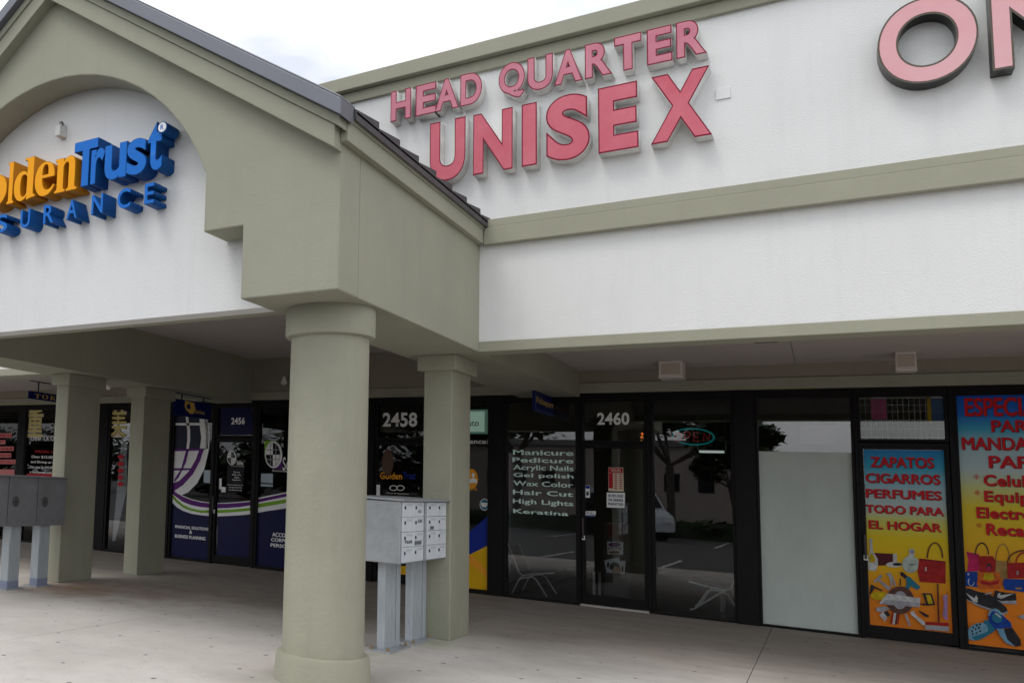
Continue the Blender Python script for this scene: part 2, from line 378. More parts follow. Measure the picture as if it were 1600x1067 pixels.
# rooms behind the glass
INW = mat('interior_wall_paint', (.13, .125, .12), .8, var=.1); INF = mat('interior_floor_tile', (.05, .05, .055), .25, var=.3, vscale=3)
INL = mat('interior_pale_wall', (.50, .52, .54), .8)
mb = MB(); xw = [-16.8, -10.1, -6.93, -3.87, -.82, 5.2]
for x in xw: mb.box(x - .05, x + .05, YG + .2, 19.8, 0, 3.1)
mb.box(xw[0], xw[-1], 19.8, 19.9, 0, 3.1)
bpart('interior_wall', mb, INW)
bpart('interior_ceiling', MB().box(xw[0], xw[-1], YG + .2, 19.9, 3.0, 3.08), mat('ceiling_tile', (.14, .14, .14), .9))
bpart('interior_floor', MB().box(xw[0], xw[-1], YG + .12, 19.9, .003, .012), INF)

# ------------------------------------------------------------------ portico
P = thing('entrance_portico', 'olive gabled entrance portico with arched white recess and grey tiled roof', 'portico', (XC, YP, 0))
def ppart(name, mb, m, bevel=0, smooth=False):
    o = mb.build(name, m, None, bevel, smooth); o.parent = P; o.matrix_parent_inverse = Matrix.Translation((-XC, -YP, 0)); return o
ZA, RA, ZAC, AW = 3.97, 1.997, 3.218, 1.85   # arch
def rk(x, z_at=3.90, xr=XR): return z_at + .685 * (xr - x if x > XC else x - (2 * XC - xr))
arch = []
a_end = math.asin((ZA - ZAC) / RA)
for k in range(25):
    t = a_end + (math.pi - 2 * a_end) * k / 24; arch.append((XC + RA * math.cos(t), ZAC + RA * math.sin(t)))
right = [(XR, ZB), (XR, rk(XR) + .15), (XC, rk(XC + 1e-6) + .15)]
SX = XC + AW     # -3.95
pts = [(-3.578, ZB), (XR, ZB), (XR, 4.10), (XC, 6.18), (XL, 4.10), (XL, ZB), (2 * XC + 3.578, ZB), (2 * XC + 3.578, 3.482), (2 * XC - SX, 3.482)] + arch[::-1] + [(SX, 3.482), (-3.578, 3.482)]
g = MB(); g.prism(pts, 'y', YP, 6.0); ppart('gable_wall', g, OLIVE, .012)
ppart('recess_wall', MB().prism([(-3.573, ZB), (-3.573, 4.3), (XC, 5.75), (2 * XC + 3.573, 4.3), (2 * XC + 3.573, ZB)], 'y', 6.004, 6.2), WHITE)
mb = MB().box(2 * XC + 3.56, -3.56, 6.201, 6.33, ZB, ZCP + .1)
mb.box(-3.57, XR, 6.001, YF - .001, ZB, 4.1).box(-3.57, XR - .001, YF, YS + .2, ZB, ZCP + .02)
mb.box(XL, -8.15, 6.001, YF - .001, ZB, 4.1).box(XL + .001, -8.15, YF, YS + .2, ZB, ZCP + .02)
ppart('side_beam', mb, OLIVE, .008)
# rake fascia (two steps) and eave fascia
def rake(y0, y1, lo, hi, ext):
    def zz(x, d): return 3.915 + .685 * ((XR - x) if x >= XC else (x - (2 * XC - XR))) + d
    xe = XR + ext; xl = 2 * XC - xe
    return [(xe, zz(xe, lo)), (XC, zz(XC, lo)), (xl, zz(xl, lo)), (xl, zz(xl, hi)), (XC, zz(XC, hi)), (xe, zz(xe, hi))]
mb = MB().prism(rake(YP - .12, 0, 0, .17, 0), 'y', YP - .115, YP + .02).prism(rake(0, 0, .172, .25, .05), 'y', YP - .135, YP + .02)
ppart('rake_fascia', mb, OLIVE, .005)
mb = MB()
for s in (1, -1):
    def X(x): return x if s > 0 else 2 * XC - x
    x0, x1 = sorted((X(XR + .001), X(XR + .06))); mb.box(x0, x1, YP - .02, YF - .086, 3.985, 4.20)
    x0, x1 = sorted((X(XR + .0595), X(XR + .075))); mb.box(x0, x1, YP - .04, YF - .088, 4.13, 4.21)
    ppart('eave_fascia', mb, OLIVE, .005); mb = MB()
mb = MB().prism(rake(0, 0, .252, .375, .085), 'y', YP - .20, YP + .02).prism(rake(0, 0, .378, .395, .08), 'y', YP - .19, YP + .05)
ppart('rake_flashing', mb, FLASH, .004)
mb = MB()
EZ = 4.235
def zr(x): return EZ + .685 * (XR + .09 - x)
for s in (1, -1):
    def X(x): return x if s > 0 else 2 * XC - x
    xe, xt = XR + .10, XC
    # sheathing
    q = [(X(xe), EZ - .02), (X(xt), zr(xt) - .03), (X(xt), zr(xt) - .10), (X(xe), EZ - .09)]
    mb.prism(q, 'y', YP + .03, 9.4)
    y = YP + .04
    while y < 9.0:
        # one tile column: rises towards its far edge, in overlapping courses down the slope
        nC = 11
        for k in range(nC):
            xa = xe + (xt - xe) * k / nC; xb = xe + (xt - xe) * (k + 1.12) / nC
            za, zb_ = zr(xa) + .018, zr(xb) - .004
            V = [mb.b.verts.new(v) for v in ((X(xa), y, za - .018), (X(xa), y + .40, za + .032), (X(xb), y + .40, zb_ + .032), (X(xb), y, zb_ - .02),
                                            (X(xa), y, za - .05), (X(xa), y + .40, za - .05), (X(xb), y + .40, zb_ - .06), (X(xb), y, zb_ - .06))]
            for f in ((0, 1, 2, 3), (0, 4, 5, 1), (1, 5, 6, 2), (3, 2, 6, 7), (0, 3, 7, 4)): mb.face([V[i] for i in f])
        y += .412
ppart('roof', mb, TILE)
ppart('ridge_cap', MB().tube([(XC, YP - .1, zr(XC) + .03), (XC, 9.4, zr(XC) + .03)], .09, 10), TILE)

# columns
CXc, CYc = -3.155, 6.36
def round_col(x, y, label):
    t = thing('round_column', label, 'column', (x, y, 0), 'round columns at the portico front')
    MB().lathe([(.375, -.005), (.368, .05), (.36, .17), (.352, .205), (.316, .212)], n=72).build('base', OLIVE_D, t, smooth=True)
    MB().lathe([(.314, .2), (.311, 1.2), (.309, 2.70)], n=72).build('shaft', OLIVE_D, t, smooth=True)
    MB().lathe([(.31, 2.655), (.350, 2.668), (.356, 2.69), (.356, ZB - .001)], n=72).build('capital', OLIVE, t, smooth=True)
    return t
rc = round_col(CXc, CYc, 'thick round olive column with flared base, standing under the portico corner beside the mailboxes')
def sq_pillar(x0, x1, y0, y1, label):
    xm, ym = (x0 + x1) / 2, (y0 + y1) / 2
    t = thing('square_pillar', label, 'pillar', (xm, ym, 0), 'square pillars under the portico beams')
    MB().box(x0 - xm, x1 - xm, y0 - ym, y1 - ym, -.002, 2.76).build('shaft', OLIVE_D, t, .012)
    MB().box(x0 - xm - .055, x1 - xm + .055, y0 - ym - .055, y1 - ym + .055, 2.735, ZB - .001).build('capital', OLIVE, t, .01)
    return t
sq_pillar(-3.35, -3.052, 8.96, 9.55, 'square olive pillar directly behind the white-doored mailboxes')
sq_pillar(-8.68, -8.445, 8.95, 9.64, 'square olive pillar partly covered by the dark grey mailboxes')
sq_pillar(-8.70, -8.43, 10.66, 11.35, 'square olive pillar farther back, just left of the purple globe window')

# ------------------------------------------------------------------ shop fronts
def front(name, label): return thing(name, label, 'shopfront', (0, YS, 0))
def fp(par, name, mb, m, bevel=0, smooth=False, tri=False):
    o = mb.build(name, m, None, bevel, smooth, tri); o.parent = par; o.matrix_parent_inverse = Matrix.Translation((0, -YS, 0)); return o
def adopt(o, par):
    o.parent = par; return o      # parts of parts share world coordinates (parent origin handled by its own inverse)
def frame_rect(mb, x0, x1, z0, z1, w=.045, y0=YS, y1=YS + .1, bot=None):
    bt = bot or w
    mb.box(x0, x0 + w, y0, y1, z0, z1).box(x1 - w, x1, y0, y1, z0, z1)
    mb.box(x0 + w, x1 - w, y0 + .002, y1, z1 - w, z1).box(x0 + w, x1 - w, y0 + .002, y1, z0, z0 + bt)
def window(par, x0, x1, z0, z1, w=.04, glass=GLASS, label=None, bot=None):
    mb = MB(); frame_rect(mb, x0, x1, z0, z1, w, bot=bot); f = fp(par, 'window', mb, FRAME, .003)
    p = MB().box(x0 + w, x1 - w, YG, YG + .008, z0 + (bot or w), z1 - w).build('pane', glass, f)
    if label: f['label'] = label
    return f
def door(par, x0, x1, z0, z1, handle_left=True, glass=GLASS, wl=.05, wt=.07, wb=.13):
    mb = MB(); y0, y1 = YS + .015, YS + .065
    mb.box(x0, x0 + wl, y0, y1, z0, z1).box(x1 - wl, x1, y0, y1, z0, z1).box(x0 + wl, x1 - wl, y0 + .002, y1, z1 - wt, z1).box(x0 + wl, x1 - wl, y0 + .002, y1, z0, z0 + wb)
    d = fp(par, 'door', mb, FRAME, .003)
    MB().box(x0 + wl, x1 - wl, YG, YG + .008, z0 + wb, z1 - wt).build('pane', glass, d)
    hx = x0 + .03 if handle_left else x1 - .03
    MB().tube([(hx, y0, .92), (hx, y0 - .055, .94), (hx, y0 - .055, 1.2), (hx, y0, 1.22)], .012).build('handle', mat('bronze_handle', (.06, .05, .05), .35, .8), d, smooth=True)
    MB().box(hx - .018, hx + .018, y0 - .008, y0, 1.05 - .15, 1.05 - .09).build('lock', SILV, d)
    return d
def post(par, x0, x1, z0=0, z1=2.94, proud=.012):
    return fp(par, 'mullion', MB().box(x0, x1, YS - proud, YS + .12, z0, z1), FRAME, .004)
def head(par, x0, x1, z0=2.86, z1=2.941): return fp(par, 'head_rail', MB().box(x0, x1, YS - .004, YS + .12, z0, z1), FRAME, .003)
D1, D2, D3, D4 = YG - .004, YG - .008, YG - .012, YG - .016

# ---- hair salon (2460)
A = front('hair_salon_front', 'dark glazed salon front numbered 2460 with mint service lettering and neon OPEN sign')
post(A, -3.975, -3.80); post(A, -.94, -.715, proud=.03); head(A, -3.80, -.94)
w1 = window(A, -3.80, -2.772, .0, 2.86, .045)
post(A, -2.771, -2.752); post(A, -1.972 + .045, -1.888)
w2 = window(A, -1.887, -.941, .0, 2.86, .035)
tr = window(A, -2.75, -1.93, 2.245, 2.86, .035)
dr = door(A, -2.75, -1.928, .03, 2.243)
fp(A, 'threshold', MB().box(-2.76, -1.92, YS - .03, YS + .1, .001, .028), mat('aluminium_sill', (.42, .40, .38), .5, .5))
for body, p0, p1 in (('Manicure', (800, 702), (895, 711.5)), ('Pedicure', (799, 714), (895, 723.7)), ('Acrylic Nails', (800.5, 725.5), (895, 735.7)), ('Gel polish', (801, 738), (895, 747.5)),
                     ('Wax Color', (800.5, 750.5), (894.5, 761.5)), ('Hair Cut', (800, 764.5), (894.5, 776)), ('High Lights', (800, 778.5), (895, 790.5)), ('Keratina', (800.5, 794.5), (887, 806))):
    ptext(body, p0, p1, D1, MINT, w1, off=.022)
ptext('2460', (932, 644.5), (982.5, 663), D1, SILV, tr, 'street_number', off=.03)
# ---- variety shop
V = front('variety_shop_front', 'variety shop front with frosted window and bright printed posters in Spanish')
head(V, -.714, 4.8)
mb = MB(); frame_rect(mb, -.714, .27, .0, 2.86, .03); fw = fp(V, 'window', mb, FRAME, .003); fw['label'] = 'frosted window with clear strip at the top'
MB().box(-.684, .24, YG, YG + .008, .03, 2.83).build('pane', glassmat('mirror_tinted_glass', (.7, .71, .72), 2.0), fw)
FROST = mat('frosted_film', (.52, .58, .55), .7, spec=.25, var=.12, vscale=3, stretch=(1, 1, .4))
MB().box(-.683, .239, YG - .004, YG - .001, .032, 2.165).build('frosted_film', FROST, fw)
post(V, .271, .303)
tv = window(V, .303, 1.12, 2.30, 2.86, .03, CLEAR)
vd = door(V, .303, 1.118, .03, 2.285, wl=.045, wt=.075, wb=.125); vd['label'] = 'shop door covered by a printed poster'
post(V, 1.121, 1.165); pw = window(V, 1.166, 2.6, .0, 2.86, .03); pw['label'] = 'tall window covered by a blue to orange poster'
post(V, 2.601, 2.66); window(V, 2.661, 4.7, 0, 2.86, .04)
# door poster
gz = lambda y: atY(1410, y, YS).z
st = [(0, (.62, .17, .012)), (.18, (.66, .20, .01)), (.34, (.62, .37, .006)), (.50, (.60, .45, .006)), (.60, (.50, .50, .12)), (.66, (.40, .48, .45)), (.78, (.28, .44, .50)), (.90, (.03, .30, .46)), (1, (.01, .17, .42))]
pz0, pz1 = .157, 2.205
pg = gradmat('door_poster_print', pz0, pz1, st)
po = MB().box(.352, 1.07, YG - .004, YG - .001, pz0, pz1).build('door_poster', pg, vd)
def dpoly(name, pts, y, m, par): return decal(name, pts, y, m, par)
for body, p0, p1 in (('ZAPATOS', (1360, 713.5), (1460, 731)), ('CIGARROS', (1352.5, 739), (1470, 756.5)), ('PERFUMES', (1352.5, 763.5), (1472, 781)), ('TODO PARA', (1352.5, 788), (1475.5, 805.5)), ('EL HOGAR', (1357, 812.5), (1472, 831))):
    ptext(body, (p0[0] + .9, p0[1] + .9), (p1[0] + .9, p1[1] + .9), D2 - .001, INK, vd, 'lettering_shadow', off=.034)
    ptext(body, p0, p1, D3 - .001, REDL, vd, off=.03)
# goods printed on the door poster: polygons taken in the poster's own plane
def Q(pts, ox, oy, s): return [(ox + a / s, oy + b / s) for a, b in pts]
def art(items, ox, oy, s, par, name, y0):
    for i, (m, pts) in enumerate(items):
        decal(name, Q(pts, ox, oy, s), y0 - .0008 * i, m, par)
WHITEP = mat('print_white', (.62, .63, .64), .5, var=.5, vscale=14); GLASSP = mat('print_pale_green', (.52, .60, .54), .5, var=.5, vscale=14); MAROON = mat('print_maroon', (.10, .015, .02), .5, var=.5, vscale=14)
REDP = mat('print_red', (.42, .02, .02), .45, var=.5, vscale=14); GREYP = mat('print_grey', (.40, .41, .45), .5, var=.5, vscale=14); DKP = mat('print_dark', (.03, .03, .035), .5, var=.5, vscale=14); BROWNP = mat('print_brown', (.12, .06, .05), .5, var=.5, vscale=14)
YELP = mat('print_yellow', (.62, .45, .01), .5, var=.5, vscale=14); LILAC = mat('print_lilac', (.40, .24, .46), .5, var=.5, vscale=14); PINKP = mat('print_pink', (.55, .02, .12), .5, var=.5, vscale=14); ORP = mat('print_orange', (.65, .14, .02), .5, var=.5, vscale=14)
BLP = mat('print_blue', (.01, .06, .36), .45, var=.5, vscale=14); LTBL = mat('print_light_blue', (.20, .42, .58), .45, var=.5, vscale=14); TANP = mat('print_tan', (.40, .24, .08), .5, var=.5, vscale=14); BGORANGE = mat('print_handle_brown', (.16, .05, .03), .5, var=.5, vscale=14)
def ring(cx, cy, r0x, r0y, r1x, r1y, a0, a1, nn=14):
    return ell(cx, cy, r1x, r1y, nn, a0, a1) + ell(cx, cy, r0x, r0y, nn, a0, a1)[::-1]
PI = math.pi
items = [
 (MAROON, [(140, 245), (312, 252), (308, 352), (160, 358)]),
 (WHITEP, [(105, 122), (122, 118), (134, 130), (128, 155), (136, 230), (178, 300), (180, 350), (160, 405), (100, 400), (92, 360), (94, 300), (110, 230), (104, 150)]),
 (YELP, [(112, 250), (134, 250), (160, 300), (150, 330), (104, 325), (103, 290)]),
 (WHITEP, ell(322, 348, 70, 24)), (DKP, ell(350, 345, 40, 14)), (WHITEP, [(312, 255), (345, 252), (348, 330), (312, 335)]),
 (GLASSP, ell(468, 345, 74, 76, 20)), (WHITEP, [(452, 212), (500, 208), (502, 268), (455, 272)]), (GREYP, ell(478, 240, 16, 20, 12)), (DKP, [(455, 345), (505, 343), (505, 350), (455, 352)]),
 (REDP, [(545, 292), (800, 318), (815, 515), (550, 500), (528, 405)]), (BGORANGE, ring(682, 290, 60, 128, 74, 140, -PI, 0)), (WHITEP, [(595, 370), (607, 370), (607, 405), (595, 405)]), (MAROON, [(548, 300), (800, 326), (800, 332), (548, 306)]),
 (GREYP, [(140, 498), (205, 432), (220, 452), (195, 480), (292, 552), (272, 578), (180, 490), (152, 508)]),
 (GREYP, [(250, 425), (290, 418), (318, 470), (342, 530), (330, 540), (300, 480), (308, 540), (292, 545), (282, 460)]),
 (DKP, [(372, 470), (384, 470), (380, 535), (370, 535)]),
 (DKP, [(375, 415), (395, 410), (442, 450), (420, 472), (380, 442)]), (TEAL, [(425, 462), (452, 450), (555, 545), (525, 572), (470, 535), (440, 580), (415, 560), (432, 520)]),
 (BROWNP, ell(375, 660, 122, 122, 28)), (GREYP, ell(375, 660, 62, 80, 20)),
 (YELP, ell(190, 620, 76, 40, 18)), (DKP, [(105, 605), (118, 520), (222, 572), (215, 582), (150, 552), (112, 610)]),
 (WHITEP, [(190, 690), (262, 600), (530, 640), (552, 640), (545, 722), (210, 694)]), (GREYP, [(240, 655), (540, 680), (545, 722), (210, 692)]),
 (DKP, [(560, 598), (650, 600), (682, 700), (610, 708), (552, 698), (552, 688), (605, 690), (578, 612)]), (YELP, [(600, 612), (640, 612), (662, 690), (622, 692)]),
 (GREYP, [(160, 725), (240, 712), (285, 735), (215, 765), (170, 758)]), (WHITEP, [(192, 790), (225, 760), (262, 812), (240, 848)]), (DKP, [(228, 768), (262, 752), (290, 790), (262, 806)]),
 (REDP, [(305, 768), (318, 768), (302, 865), (286, 860)]), (WHITEP, [(320, 772), (340, 772), (326, 872), (305, 868)]), (DKP, [(342, 775), (352, 775), (342, 872), (330, 872)]), (REDP, [(355, 778), (372, 778), (360, 866), (346, 870)]),
 (GREYP, [(412, 785), (432, 780), (468, 880), (450, 886)]), (WHITEP, [(462, 765), (490, 750), (515, 792), (592, 850), (590, 878), (572, 878), (500, 812), (470, 785)]), (DKP, [(530, 750), (542, 748), (630, 795), (622, 808), (595, 805)]),
 (BGORANGE, [(696, 515), (712, 515), (722, 852), (704, 852)]), (REDP, [(600, 848), (818, 858), (820, 886), (596, 872)]), (GREYP, [(592, 876), (820, 890), (822, 932), (590, 915)]), (LILAC, [(748, 620), (800, 610), (815, 640), (816, 832), (770, 830), (748, 790), (760, 690)]), (DKP, [(785, 575), (800, 575), (800, 612), (782, 612)])]
def clipx(pts, xm): return [(min(a, xm), b) for a, b in pts]
items = [(m, clipx(p, 776 + .045 * (p[0][1] - 300))) for m, p in items]
art(items, 1340, 820, 5.619, vd, 'printed_goods', D2 - .002)
# tall poster
tz0, tz1 = .06, 2.83
st2 = [(0, (.66, .17, .012)), (.22, (.68, .20, .008)), (.40, (.62, .36, .008)), (.55, (.60, .47, .02)), (.63, (.48, .52, .22)), (.70, (.40, .50, .52)), (.80, (.30, .46, .52)), (.86, (.05, .34, .50)), (.92, (.01, .13, .50)), (1, (.006, .08, .45))]
MB().box(1.197, 2.56, YG - .004, YG - .001, tz0, tz1).build('window_poster', gradmat('window_poster_print', tz0, tz1, st2), pw)
def rtext(body, x0px, ytop, ybot, widthm, m=REDL, off=.03):
    a = atY(x0px, ytop, YS); bb = atY(x0px, ybot, YS)
    text(body, a.x + .005, a.x + widthm + .005, bb.z - .006, a.z - .006, D2 - .001, INK, 'lettering_shadow', pw, off + .002)
    text(body, a.x, a.x + widthm, bb.z, a.z, D3 - .001, m, 'lettering', pw, off)
def star(px0, py0, py1):
    a = atY(px0, py0, YS); bb = atY(px0 + 9, py1, YS); text('*', a.x, bb.x, bb.z, a.z, D3 - .001, REDL, 'lettering', pw, 0.0, fit='box')
rtext('ESPECIALES', 1507, 622, 649, .82)
rtext('PARA', 1549, 656.5, 674, .40)
rtext('MANDAR', 1503, 683, 701.5, .63)
rtext('PAPA', 1545, 712, 730, .46)
star(1522, 740, 749); rtext('Celulares', 1537, 741, 758.5, .61)
star(1523, 765, 774); rtext('Equipos', 1538, 766, 783, .52)
rtext('Electronicos', 1526, 791.5, 808.5, .78)
star(1526, 816, 825); rtext('Recargas', 1541, 817, 835, .57)
ritems = [
 (TANP, [(330, 240), (450, 250), (450, 395), (330, 385)]), (TANP, ring(415, 260, 56, 150, 66, 160, -PI, 0)),
 (PINKP, [(110, 168), (215, 190), (235, 330), (118, 335), (128, 240)]), (REDP, [(205, 205), (330, 205), (358, 250), (350, 340), (225, 345)]), (DKP, ring(240, 195, 50, 92, 60, 104, -PI, 0)), (DKP, ell(298, 300, 22, 32, 12)), (PINKP, ell(298, 308, 14, 20, 10)),
 (REDP, [(450, 262), (700, 260), (700, 390), (455, 392)]), (REDP, ring(600, 265, 70, 80, 82, 95, -PI, 0)), (BGORANGE, ring(600, 260, 140, 95, 152, 108, -PI, 0)), (GREYP, [(530, 330), (545, 330), (545, 362), (530, 362)]),
 (BLP, [(78, 360), (110, 335), (200, 335), (205, 465), (95, 455), (70, 410)]), (WHITEP, ring(150, 420, 22, 30, 28, 36, 0, 4)), (WHITEP, ell(126, 357, 8, 10, 8)),
 (ORP, [(212, 340), (380, 340), (410, 430), (395, 480), (225, 482), (195, 440)]), (YELP, [(260, 350), (330, 350), (345, 395), (300, 410), (250, 395)]), (REDP, [(225, 405), (300, 425), (385, 405), (375, 440), (300, 452), (232, 438)]),
 (BLP, [(422, 395), (700, 402), (700, 520), (430, 485), (415, 440)]), (TANP, [(520, 466), (570, 466), (570, 484), (520, 482)]),
 (GREYP, [(345, 560), (525, 575), (530, 608), (400, 602)]), (DKP, [(350, 490), (440, 510), (520, 515), (528, 575), (400, 580), (330, 560)]), (WHITEP, [(372, 520), (392, 510), (392, 532), (510, 516), (400, 562), (366, 548)]),
 (GREYP, [(95, 560), (200, 620), (420, 700), (452, 680), (455, 655), (300, 590), (110, 540)]), (DKP, [(95, 490), (120, 470), (200, 500), (300, 520), (440, 630), (452, 660), (420, 680), (215, 610), (100, 560)]), (WHITEP, [(98, 508), (178, 558), (190, 530), (205, 560), (200, 592), (170, 588)]), (GREYP, [(260, 520), (320, 505), (330, 512), (268, 530)]),
 (TEAL, [(250, 745), (300, 735), (345, 800), (300, 850), (262, 800)]), (LTBL, ell(200, 835, 95, 66, 20, rot=-.5)), (TEAL, [(150, 880), (260, 845), (345, 800), (345, 830), (240, 895), (185, 910)]),
 (BLP, [(290, 700), (330, 660), (390, 680), (480, 760), (490, 800), (400, 810), (350, 815), (300, 760)]), (LTBL, ring(345, 700, 38, 40, 55, 58, PI, 2.6 * PI / 2 + PI)), (TEAL, ell(365, 720, 46, 40, 16, rot=.6)),
 (LTBL, [(360, 810), (420, 810), (470, 900), (520, 960), (440, 930), (390, 870)]), (DKP, [(420, 815), (490, 800), (560, 900), (565, 950), (520, 962), (450, 900)]),
 (WHITEP, [(345, 675), (362, 682), (400, 715), (392, 720), (352, 690)]), (GREYP, [(535, 705), (600, 690), (640, 700), (640, 730), (570, 728)])]
for hx, hy in ((165, 800), (195, 780), (222, 772), (155, 830), (185, 815), (212, 800), (160, 855), (192, 845), (222, 830)):
    ritems.append((DKP, ell(hx, hy, 8, 10, 8)))
art(ritems, 1490, 830, 5.335, pw, 'printed_goods', D2 - .002)

window.__defaults__ = (.04, GLASSL, None, None); door.__defaults__ = (True, GLASSL, .05, .07, .13)
# ---- insurance office (2458)
I = front('insurance_office_front', 'insurance office front numbered 2458 with orange and blue window graphics')
head(I, -6.87, -3.976)
post(I, -6.9, -6.80); iw0 = window(I, -6.80, -5.90, 0, 2.86, .04); post(I, -5.899, -5.82)
itr = window(I, -5.815, -4.945, 2.25, 2.86, .045)
idr = door(I, -5.815, -4.945, .03, 2.245)
post(I, -4.942, -4.86); iw = window(I, -4.859, -3.976, 0, 2.86, .05)
iw['label'] = 'window with yellow and blue graphic beside the salon'
ptext('2458', (596.5, 644.5), (650, 666), D1, SILV, itr, 'street_number', off=.03)
ptext('Golden', (592, 737), (626.5, 749), D1, ORNG, idr, 'lettering', off=.02)
ptext('Trust', (628, 737), (648, 748), D1, BLUEV, idr, 'lettering', off=.02)
ptext('Hours of Operation', (602, 768.5), (637, 772.5), D1, SILV, idr, 'lettering', off=.01)
for k in (0, 1):
    decal('emblem', ring(613 + 11 * k, 762, 5, 3.2, 6.4, 4.4, 0, 2 * PI - .01, 20), D1 - .001 * k, SILV, idr)
decal('emblem', [(612, 704)] + ell(604, 722, 9, 21, 20), D1, mat('faint_orange_seal', (.09, .04, .02), .5), idr)
decal('sticker', [(588, 757), (593.5, 757), (593.5, 776), (588, 776)], D1 - .04, PAPER, idr)
decal('yellow_graphic', [(577, 884), (585, 884), (585, 905), (577, 905)], D1, YELL, iw0)
decal('yellow_graphic', [(589, 884), (640, 884), (640, 899), (589, 895)], D1, YELL, idr)
decal('blue_graphic', [(700, 865), (733, 830), (762.5, 804), (762.5, 852), (733, 866), (700, 884)], D1, BLUEV, iw)
decal('yellow_graphic', [(700, 884), (733, 866), (762.5, 851), (762.5, 922), (733, 919), (700, 915)], D1 - .0005, YELL, iw)
decal('orange_graphic', [(700, 850), (733, 866), (750, 880), (762.5, 895), (762.5, 906), (745, 890), (733, 881), (700, 865)], D2, ORNG, iw)
decal('orange_seal', ell(735, 748, 10.5, 16, 24), D1, ORNG, iw)
decal('person_icon', ell(738, 742, 2.6, 3.6, 12), D2, WHT, iw); decal('person_icon', [(732, 754), (733, 748), (738, 746), (743, 748), (744.5, 754)], D2, WHT, iw)
ptext('HEALTH', (722, 761), (743.5, 766), D1, ORNG, iw, off=.02)
ptext('Insurance!', (704, 685), (761, 693), D1, WHT, iw, off=.015, shear=.15)
decal('round_sticker', ell(755.5, 788, 7.4, 9.3, 24), D1, SILV, iw); decal('round_sticker', ell(755.5, 788, 6.4, 8.1, 24), D2, TEAL, iw)
decal('round_sticker', [(750.5, 785), (760.5, 785), (760.5, 788), (758.5, 792), (752.5, 792), (750.5, 788)], D3, SILV, iw)

# ---- accounting office (2456)
C2 = front('accounting_office_front', 'accounting office front numbered 2456 with navy, purple and green globe graphics')
head(C2, -10.28, -6.9)
post(C2, -10.28, -9.90, proud=.02); cw1 = window(C2, -9.899, -8.945, 0, 2.86, .045); post(C2, -8.944, -8.915)
ctr = window(C2, -8.914, -8.07, 2.27, 2.86, .045); cd = door(C2, -8.914, -8.07, .03, 2.262)
post(C2, -8.069, -8.025); cw2 = window(C2, -8.024, -6.91, 0, 2.86, .045)
TRN = MB().poly(px([(342, 633), (392, 633), (393, 679), (342, 679)], D1)).build('navy_panel', NAVY, ctr)
ptext('2456', (359.6, 652.2), (380.5, 662.5), D2, SILV, ctr, 'street_number', off=.03)
def u4(pts): return [(220 + a / 3.138, 560 + b / 3.138) for a, b in pts]
def swoosh(par, xa, xb, fpts):
    """bands: fpts = list of (x, y0,y1,y2,y3,y4) crop pixels; purple/white/green/white"""
    ms = [WHT, PURP, WHT, GREEN, WHT]
    for k, m in enumerate(ms):
        up = [(f[0], f[1 + k]) for f in fpts]; lo = [(f[0], f[2 + k]) for f in fpts][::-1]
        decal('swoosh_band', u4(up + lo), D2, m, par)
sw1 = [(147, 640, 640, 662, 664, 680, 705), (170, 656, 659, 680, 690, 706, 728), (200, 672, 676, 702, 716, 730, 746), (240, 688, 692, 718, 734, 746, 760), (290, 700, 704, 728, 744, 756, 768), (344, 706, 710, 732, 742, 757, 773)]
swoosh(cw1, 0, 0, sw1)
decal('navy_panel', u4([(147, 705), (170, 728), (200, 746), (240, 760), (290, 768), (344, 773), (336, 990), (140, 965)]), D1, NAVY, cw1)
swoosh(cd, 0, 0, [(370, 708, 711, 734, 742, 757, 773), (420, 706, 710, 732, 740, 755, 771), (480, 702, 706, 727, 736, 750, 768), (530, 697, 701, 720, 731, 745, 763)])
decal('navy_panel', u4([(370, 773), (420, 771), (480, 768), (530, 763), (528, 978), (368, 966)]), D1, NAVY, cd)
swoosh(cw2, 0, 0, [(563, 684, 690, 706, 713, 732, 756), (620, 672, 678, 694, 703, 722, 746), (680, 660, 666, 682, 694, 712, 738), (780, 640, 646, 660, 675, 695, 722), (1000, 590, 596, 612, 630, 650, 680)])
decal('navy_panel', u4([(563, 756), (620, 746), (680, 738), (780, 722), (1000, 680), (1000, 1060), (552, 1010)]), D1, NAVY, cw2)
# big globe
decal('globe_panel', u4([(158, 283), (282, 283), (282, 440), (150, 446)]), D1, SLATE, cw1)
decal('globe_panel', u4([(276, 290), (302, 290), (312, 340), (312, 440), (282, 445), (290, 380)]), D1, WHT, cw1)
decal('globe_panel', u4([(303, 292), (322, 310), (326, 380), (318, 440), (310, 442), (312, 360)]), D1, GREYV, cw1)
decal('globe_rim', u4([(318, 296), (330, 330), (332, 390), (326, 450), (305, 540), (270, 610), (225, 655), (178, 676), (150, 652), (200, 620), (250, 560), (285, 490), (303, 446), (322, 440), (326, 380), (322, 320), (312, 296)]), D1, WHT, cw1)
decal('globe_panel', u4([(152, 452), (280, 448), (262, 500), (225, 556), (180, 600), (150, 616)]), D1, WHT, cw1)
decal('globe_band', u4([(302, 446), (285, 500), (250, 565), (200, 620), (150, 652), (148, 612), (185, 598), (235, 545), (265, 490), (280, 446)]), D2, PURP, cw1)
decal('globe_line', u4([(150, 443), (300, 440), (302, 450), (150, 454)]), D3, PURP, cw1)
decal('globe_line', u4([(150, 537), (248, 537), (242, 546), (150, 548)]), D3, PURP, cw1)
decal('globe_line', u4([(217, 446), (230, 446), (215, 510), (180, 580), (158, 606), (160, 590), (192, 540)]), D3, PURP, cw1)
decal('globe_line', u4([(160, 315), (290, 315), (290, 327), (160, 327)]), D3, WHT, cw1)
decal('globe_line', u4([(214, 285), (226, 285), (236, 350), (236, 400), (230, 442), (217, 442), (222, 400), (222, 350)]), D3, WHT, cw1)
